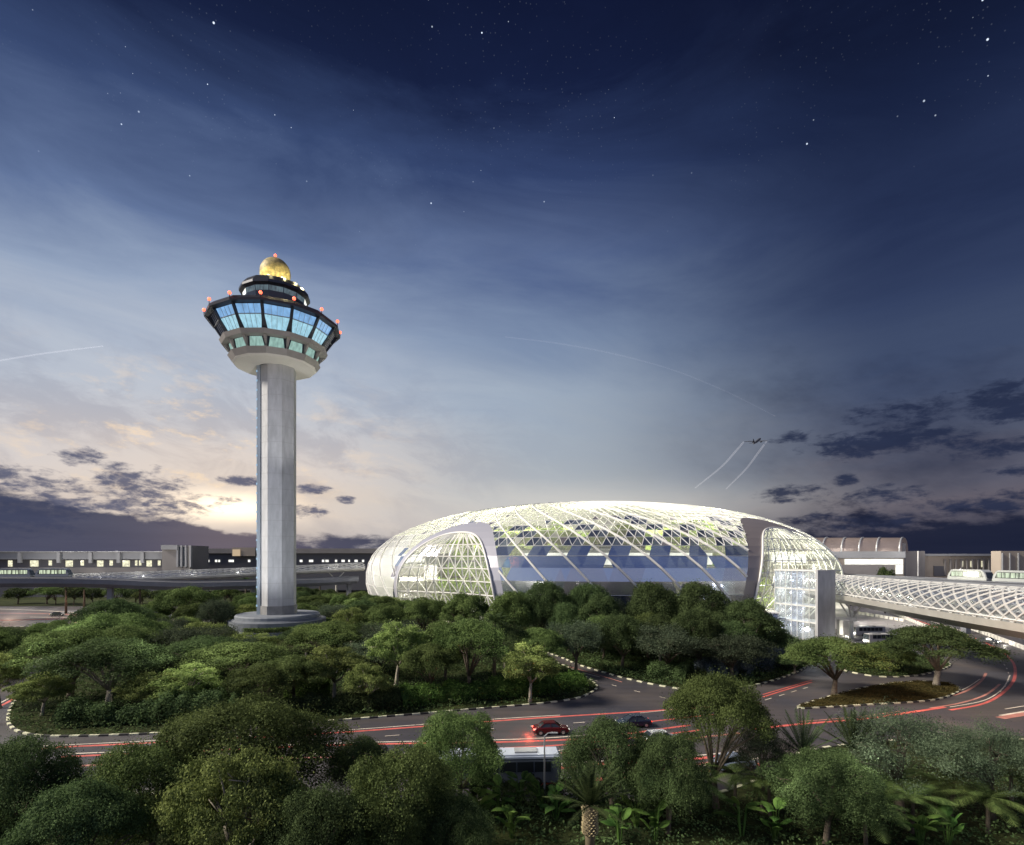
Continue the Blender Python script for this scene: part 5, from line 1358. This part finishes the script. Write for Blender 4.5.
# ------------------------------------------------------------------ palms, cycad and broad-leaved plants
def frond(m, base, direction, L, droop, w, leaflets=True, n=9, rng=random, mi=0, stiff=.0):
    d = Vector(direction).normalized(); side = d.cross(Vector((0, 0, 1)))
    if side.length < .05: side = Vector((1, 0, 0))
    side.normalize(); P = []
    for k in range(n+1):
        t = k/n; P.append(Vector(base)+d*L*t+Vector((0, 0, -droop*L*t*t)))
    m.tube(P, [.035*(1-.8*k/n) for k in range(n+1)], 4, cap=False)
    if leaflets:
        nl = n*3
        for k in range(2, nl+1):
            t = k/nl; i = min(n-1, int(t*n)); p = P[i].lerp(P[i+1], t*n-i); ax = (P[i+1]-P[i]).normalized(); ln = w*(math.sin(math.pi*min(1, t*.92+.06))**.6)
            for sg in (-1, 1):
                tip = p+side*sg*ln*.8+ax*ln*.55+Vector((0, 0, -.18*ln+stiff*ln)); wd = ax*.055
                m.add([p-wd, p+wd, tip], [(0, 1, 2)])
    else:
        vs = []; fs = []
        up = side.cross(d)
        for k in range(n+1):
            t = k/n; hw = w*math.sin(math.pi*(t**.75))*.5+.01
            vs += [P[k]-side*hw+up*hw*.35*(-1), P[k], P[k]+side*hw-up*hw*.35]
        for k in range(n): fs += [(3*k, 3*k+1, 3*k+4, 3*k+3), (3*k+1, 3*k+2, 3*k+5, 3*k+4)]
        m.add(vs, fs)
PALM_G = foliage('palm_green', (.018, .032, .014), (.085, .120, .045), nscale=.6); FERN_G = foliage('fern_green', (.035, .055, .016), (.13, .17, .055), nscale=.6)
def palm(x, y, zt, nf, L, label, tr=.2, cat='palm tree', seed=1, up=.7, z0=.1, mat=PALM_G, name='palm_tree', w=.55, trunkmat=BARK, droop=.45, swell=None, stiff=0, group=None):
    rg = random.Random(seed); root = empty(name, (x, y, z0), rg.uniform(0, 6), label, cat, group)
    q = MB(); hgt = zt-z0
    if swell: q.tube([(0, 0, -.2), (0, 0, hgt*.5), (0, 0, hgt*.62), (0, 0, hgt*.8), (0, 0, hgt)], [tr, tr, swell, swell*.95, tr*.9], 14)
    else: q.tube([(0, 0, -.2), (.1, 0, hgt*.5), (0, 0, hgt)], [tr*1.2, tr, tr*.8], 8)
    t = q.build('trunk', trunkmat, root, smooth=True)
    q = MB()
    for k in range(nf):
        a = k*2.39996+rg.uniform(-.2, .2); e = up*(1-.9*k/nf)+rg.uniform(-.08, .08); ce, se = math.cos(e*1.5), math.sin(e*1.5)
        frond(q, (0, 0, hgt), (math.cos(a)*ce, math.sin(a)*ce, se), L*rg.uniform(.85, 1.1), droop, w, rng=rg, stiff=stiff)
    q.build('fronds', mat, root); return root, t
# cycad with a pineapple trunk
cyc_bark = pbr('cycad_bark', (.16, .13, .08), .9)
root, t = palm((590-CX)/F*38.5, 38.5, 4.6, 34, 3.6, 'stout cycad with a pale scaly trunk at the bottom centre', tr=.34, seed=3, up=.95, z0=.1, name='cycad', cat='cycad', w=.45, trunkmat=cyc_bark, droop=.18, swell=.5, stiff=.1)
q = MB(); hg = 4.5
for r_ in range(11):
    for k in range(12):
        a = 2*math.pi*(k+.5*(r_ % 2))/12; z = hg*.58+r_*.175; rr_ = .485+.03*math.sin(r_*.8)
        c = Vector((rr_*math.cos(a), rr_*math.sin(a), z)); d = Vector((math.cos(a), math.sin(a), .5)).normalized(); s_ = Vector((-math.sin(a), math.cos(a), 0))
        q.add([c-s_*.10-Vector((0, 0, .05)), c+s_*.10-Vector((0, 0, .05)), c+Vector((0, 0, .07)), c+d*.16], [(0, 1, 3), (1, 2, 3), (2, 0, 3)])
q.build('trunk_scales', pbr('cycad_scale', (.42, .35, .20), .8), t)
palm((803-CX)/F*47, 47, 5.2, 26, 4.2, 'dark upright fan palm left of its twin at the road edge', tr=.25, seed=5, up=1.0, w=.4, droop=.12, group='pair of palms at the road edge', stiff=.15)
palm((853-CX)/F*48, 48, 5.2, 26, 4.2, 'dark upright fan palm right of its twin at the road edge', tr=.25, seed=6, up=1.0, w=.4, droop=.12, group='pair of palms at the road edge', stiff=.15)
for i, (u, Yd, zt, lb) in enumerate(((66, 214, 10, 'palm before the far viaduct below the second carriage'), (84, 222, 9, 'palm right of the one below the second carriage'), (108, 225, 9, 'palm in the middle of the far left row'), (140, 205, 11, 'tall palm at the right end of the far left row'), (246, 238, 12, 'thin palm just left of the tower shaft'), (320, 240, 11, 'thin palm just right of the tower shaft'))):
    palm((u-CX)/F*Yd, Yd, zt, 22, 5.0, lb, tr=.35, seed=20+i, up=.7, w=1.0, droop=.5, group='far palms by the left viaduct')
palm((494-CX)/F*100, 100, 10, 26, 4.2, 'feathery palm among the trees below the left portal', tr=.3, seed=31, up=.8, w=.8)
# tree ferns and heliconias at the bottom
def clump(x, y, kind, label, seed, s=1.0):
    rg = random.Random(seed); root = empty('tree_fern' if kind == 'fern' else 'broad_leaf_plant', (x, y, .1), rg.uniform(0, 6), label, 'fern' if kind == 'fern' else 'plant')
    q = MB()
    if kind == 'fern':
        q2 = MB(); q2.tube([(0, 0, -.1), (.1, 0, 1.6*s)], [.16, .12], 8); q2.build('trunk', BARK, root)
        for k in range(13):
            a = k*2.39996; e = rg.uniform(.15, .8); frond(q, (.1, 0, 1.6*s), (math.cos(a)*math.cos(e), math.sin(a)*math.cos(e), math.sin(e)), rg.uniform(1.7, 2.4)*s, .45, .55*s, n=10)
        q.build('fronds', FERN_G, root)
    else:
        q2 = MB()
        for k in range(rg.randint(8, 12)):
            a = rg.uniform(0, 6.28); e = rg.uniform(.5, 1.3); hgt = rg.uniform(.6, 1.9)*s; b0 = (.35*math.cos(a), .35*math.sin(a), hgt)
            q2.tube([(.1*math.cos(a), .1*math.sin(a), -.1), b0], [.05, .03], 5, cap=False)
            frond(q, b0, (math.cos(a)*math.cos(e), math.sin(a)*math.cos(e), math.sin(e)), rg.uniform(1.0, 1.7)*s, .5, .55*s, leaflets=False, n=8)
        q2.build('stems', F_LEAF, root); q.build('leaves', F_LEAF, root)
    return root
PL = [(478, 816, 'leaf', 'broad-leaved plant low between the shaded tree and the hedge of leaves'), (500, 806, 'leaf', 'broad-leaved plant standing below the tail of the bus'), (520, 800, 'leaf', 'tall broad-leaved plant below the bus windows'),
 (542, 803, 'leaf', 'broad-leaved plant at the foot of the lamp post'), (556, 812, 'leaf', 'broad-leaved plant just left of the cycad'), (512, 828, 'leaf', 'lowest broad-leaved plant left of the cycad'),
 (636, 818, 'leaf', 'large-leaved plant right of the cycad'), (655, 830, 'leaf', 'pale large-leaved plant at the bottom right of the cycad'), (620, 834, 'leaf', 'small leafy plant at the bottom beside the cycad trunk'),
 (742, 826, 'leaf', 'upright banana-like plant at the bottom, below the bare-trunked tree'), (775, 830, 'leaf', 'upright banana-like plant left of the light green ferns'), (920, 838, 'leaf', 'single broad-leaved plant among the ferns'),
 (690, 806, 'fern', 'dim fern in the shade under the bare-trunked tree'), (800, 796, 'fern', 'uppermost light green tree fern below the palms'), (838, 812, 'fern', 'middle light green tree fern below the palms'), (866, 836, 'fern', 'lowest light green tree fern at the photo\'s bottom edge'),
 (895, 802, 'fern', 'fern with spreading fronds left of the feathery tree\'s shade'), (912, 824, 'fern', 'fern between the light green ferns and the right corner'), (952, 808, 'fern', 'fern in the lower right, broad drooping fronds'), (988, 824, 'fern', 'fern nearest the lower right corner'), (1012, 800, 'fern', 'fern at the right edge below the bluish feathery tree'), (770, 808, 'fern', 'fern left of the light green tree ferns'), (735, 800, 'fern', 'fern right under the bare-trunked tree'),
 (668, 812, 'fern', 'fern under the dark tree right of the cycad'), (948, 836, 'leaf', 'broad-leaved plant at the bottom below the drooping ferns')]
for i, (u, v, kd, lb) in enumerate(PL):
    top = 2.6; Yd = F*(H-top)/(v-22-HY); clump((u-CX)/F*Yd, Yd, kd, lb, 60+i, 1.75 if kd == 'fern' else 1.35)

# ------------------------------------------------------------------ aeroplane and vapour trails
def vapour(name, k):
    m, N, L = new_mat(name); out = N.new('ShaderNodeOutputMaterial'); ad = N.new('ShaderNodeAddShader'); a2 = N.new('ShaderNodeAddShader')
    t = N.new('ShaderNodeBsdfTransparent'); d = N.new('ShaderNodeBsdfDiffuse'); e = N.new('ShaderNodeBsdfTranslucent')
    d.inputs[0].default_value = (k, k, k*1.05, 1); e.inputs[0].default_value = (k, k, k*1.05, 1)
    L.new(t.outputs[0], ad.inputs[0]); L.new(d.outputs[0], a2.inputs[0]); L.new(e.outputs[0], a2.inputs[1]); L.new(a2.outputs[0], ad.inputs[1]); L.new(ad.outputs[0], out.inputs[0]); return m
VAP = vapour('vapour', .055); VAP2 = vapour('vapour_thin', .026)
PY = 800.0; pc = Vector(at(757, PY, 441)); s = PY/F
AP = empty('aeroplane', tuple(pc), R(20), 'small dark airliner climbing over the right of the dome', 'aeroplane')
AP.rotation_euler = (R(6), R(-22), R(48))
plm = pbr('plane_metal', (.10, .11, .13), .5); pld = pbr('plane_dark', (.06, .065, .08), .5)
q = MB(); q.tube([(-17, 0, 0), (-15, 0, 0), (-6, 0, 0), (9, 0, 0), (14, 0, 0), (16.5, 0, -.2)], [.5, 1.2, 1.9, 1.9, 1.4, .3], 14); q.build('fuselage', plm, AP, smooth=True)
for sg in (-1, 1):
    q = MB(); q.add([(4, sg*1.2, -.6), (-2, sg*1.2, -.6), (-6.5, sg*16, .9), (-4.6, sg*16, .9), (4, sg*1.2, -.1), (-2, sg*1.2, -.1), (-6.5, sg*16, 1.15), (-4.6, sg*16, 1.15)], [(0, 1, 2, 3), (4, 5, 6, 7), (0, 1, 5, 4), (1, 2, 6, 5), (2, 3, 7, 6), (3, 0, 4, 7)]); q.build('wing', pld, AP)
    q = MB(); q.tube([(3, sg*5.5, -1.6), (-1, sg*5.5, -1.6)], [1.0, .8], 10); q.build('engine', pld, AP)
    q = MB(); q.add([(-12.5, sg*.8, .4), (-15.5, sg*.8, .4), (-17.5, sg*6, .8), (-16, sg*6, .8), (-12.5, sg*.8, .7), (-15.5, sg*.8, .7), (-17.5, sg*6, .95), (-16, sg*6, .95)], [(0, 1, 2, 3), (4, 5, 6, 7), (0, 1, 5, 4), (1, 2, 6, 5), (2, 3, 7, 6), (3, 0, 4, 7)]); q.build('tailplane', pld, AP)
q = MB(); q.add([(-11, -.15, 1.2), (-15.5, -.15, 1.2), (-18, -.1, 7), (-16, -.1, 7), (-11, .15, 1.2), (-15.5, .15, 1.2), (-18, .1, 7), (-16, .1, 7)], [(0, 1, 2, 3), (4, 5, 6, 7), (0, 1, 5, 4), (1, 2, 6, 5), (2, 3, 7, 6), (3, 0, 4, 7)]); q.build('tail_fin', pld, AP)
def trail(pts, r, lb, mat):
    q = MB(); P = smooth_path([at(*p) for p in pts], 10); n = len(P); q.tube(P, [r*(.5+.5*math.sin(math.pi*min(1, .15+.8*k/n))) for k in range(n)], 8); return tag(q.build('vapour_trail', mat, smooth=True), lb, 'vapour trail')
trail([(743.5, 800, 442), (735, 850, 452), (720, 950, 468), (695, 1100, 488)], 1.3, 'short white vapour trail from the airliner\'s left wingtip', VAP)
trail([(766.5, 800, 441.5), (758, 850, 453), (745, 950, 470), (726, 1100, 489)], 1.3, 'short white vapour trail from the airliner\'s right wingtip', VAP)
trail([(505, 4000, 337), (555, 4000, 343), (610, 4000, 353), (670, 4000, 369), (725, 4000, 391), (775, 4000, 416)], 4.5, 'long thin vapour trail arching across the middle of the sky', VAP2)
trail([(-20, 4000, 364), (40, 4000, 354), (103, 4000, 346)], 5, 'straight thin vapour trail at the left edge of the sky', VAP)

# ------------------------------------------------------------------ park floodlights (lamps among the trees, as the photo's lit crowns show; the low front ones are added and unseen)
for (u, v, z, pw) in ((40, 700, 12, 1700), (185, 690, 12, 1700), (335, 672, 13, 1700), (400, 660, 14, 1700), (530, 690, 12, 1100), (130, 625, 14, 2200), (345, 622, 13, 1700), (235, 690, 12, 1700), (75, 668, 14, 2000), (640, 806, 5, 140), (520, 812, 6, 260), (840, 800, 7.5, 360), (745, 800, 6, 200), (930, 800, 7, 260)):
    Yd = F*(H-0)/(v-HY)-4; point(((u-CX)/F*Yd, Yd-5, z), pw, (1, .97, .82), .8)  # the low front ones are unseen garden lights added to brighten the plants

# ------------------------------------------------------------------ render settings
scene.render.engine = 'CYCLES'; cy = scene.cycles
cy.max_bounces = 7; cy.transparent_max_bounces = 24; cy.diffuse_bounces = 2; cy.glossy_bounces = 3; cy.transmission_bounces = 4
cy.use_denoising = True; cy.sample_clamp_indirect = 4; cy.sample_clamp_direct = 0; cy.caustics_reflective = False; cy.caustics_refractive = False
cy.blur_glossy = 1.0
scene.view_settings.view_transform = 'Standard'; scene.view_settings.look = 'None'; scene.view_settings.exposure = .3; scene.view_settings.gamma = 1
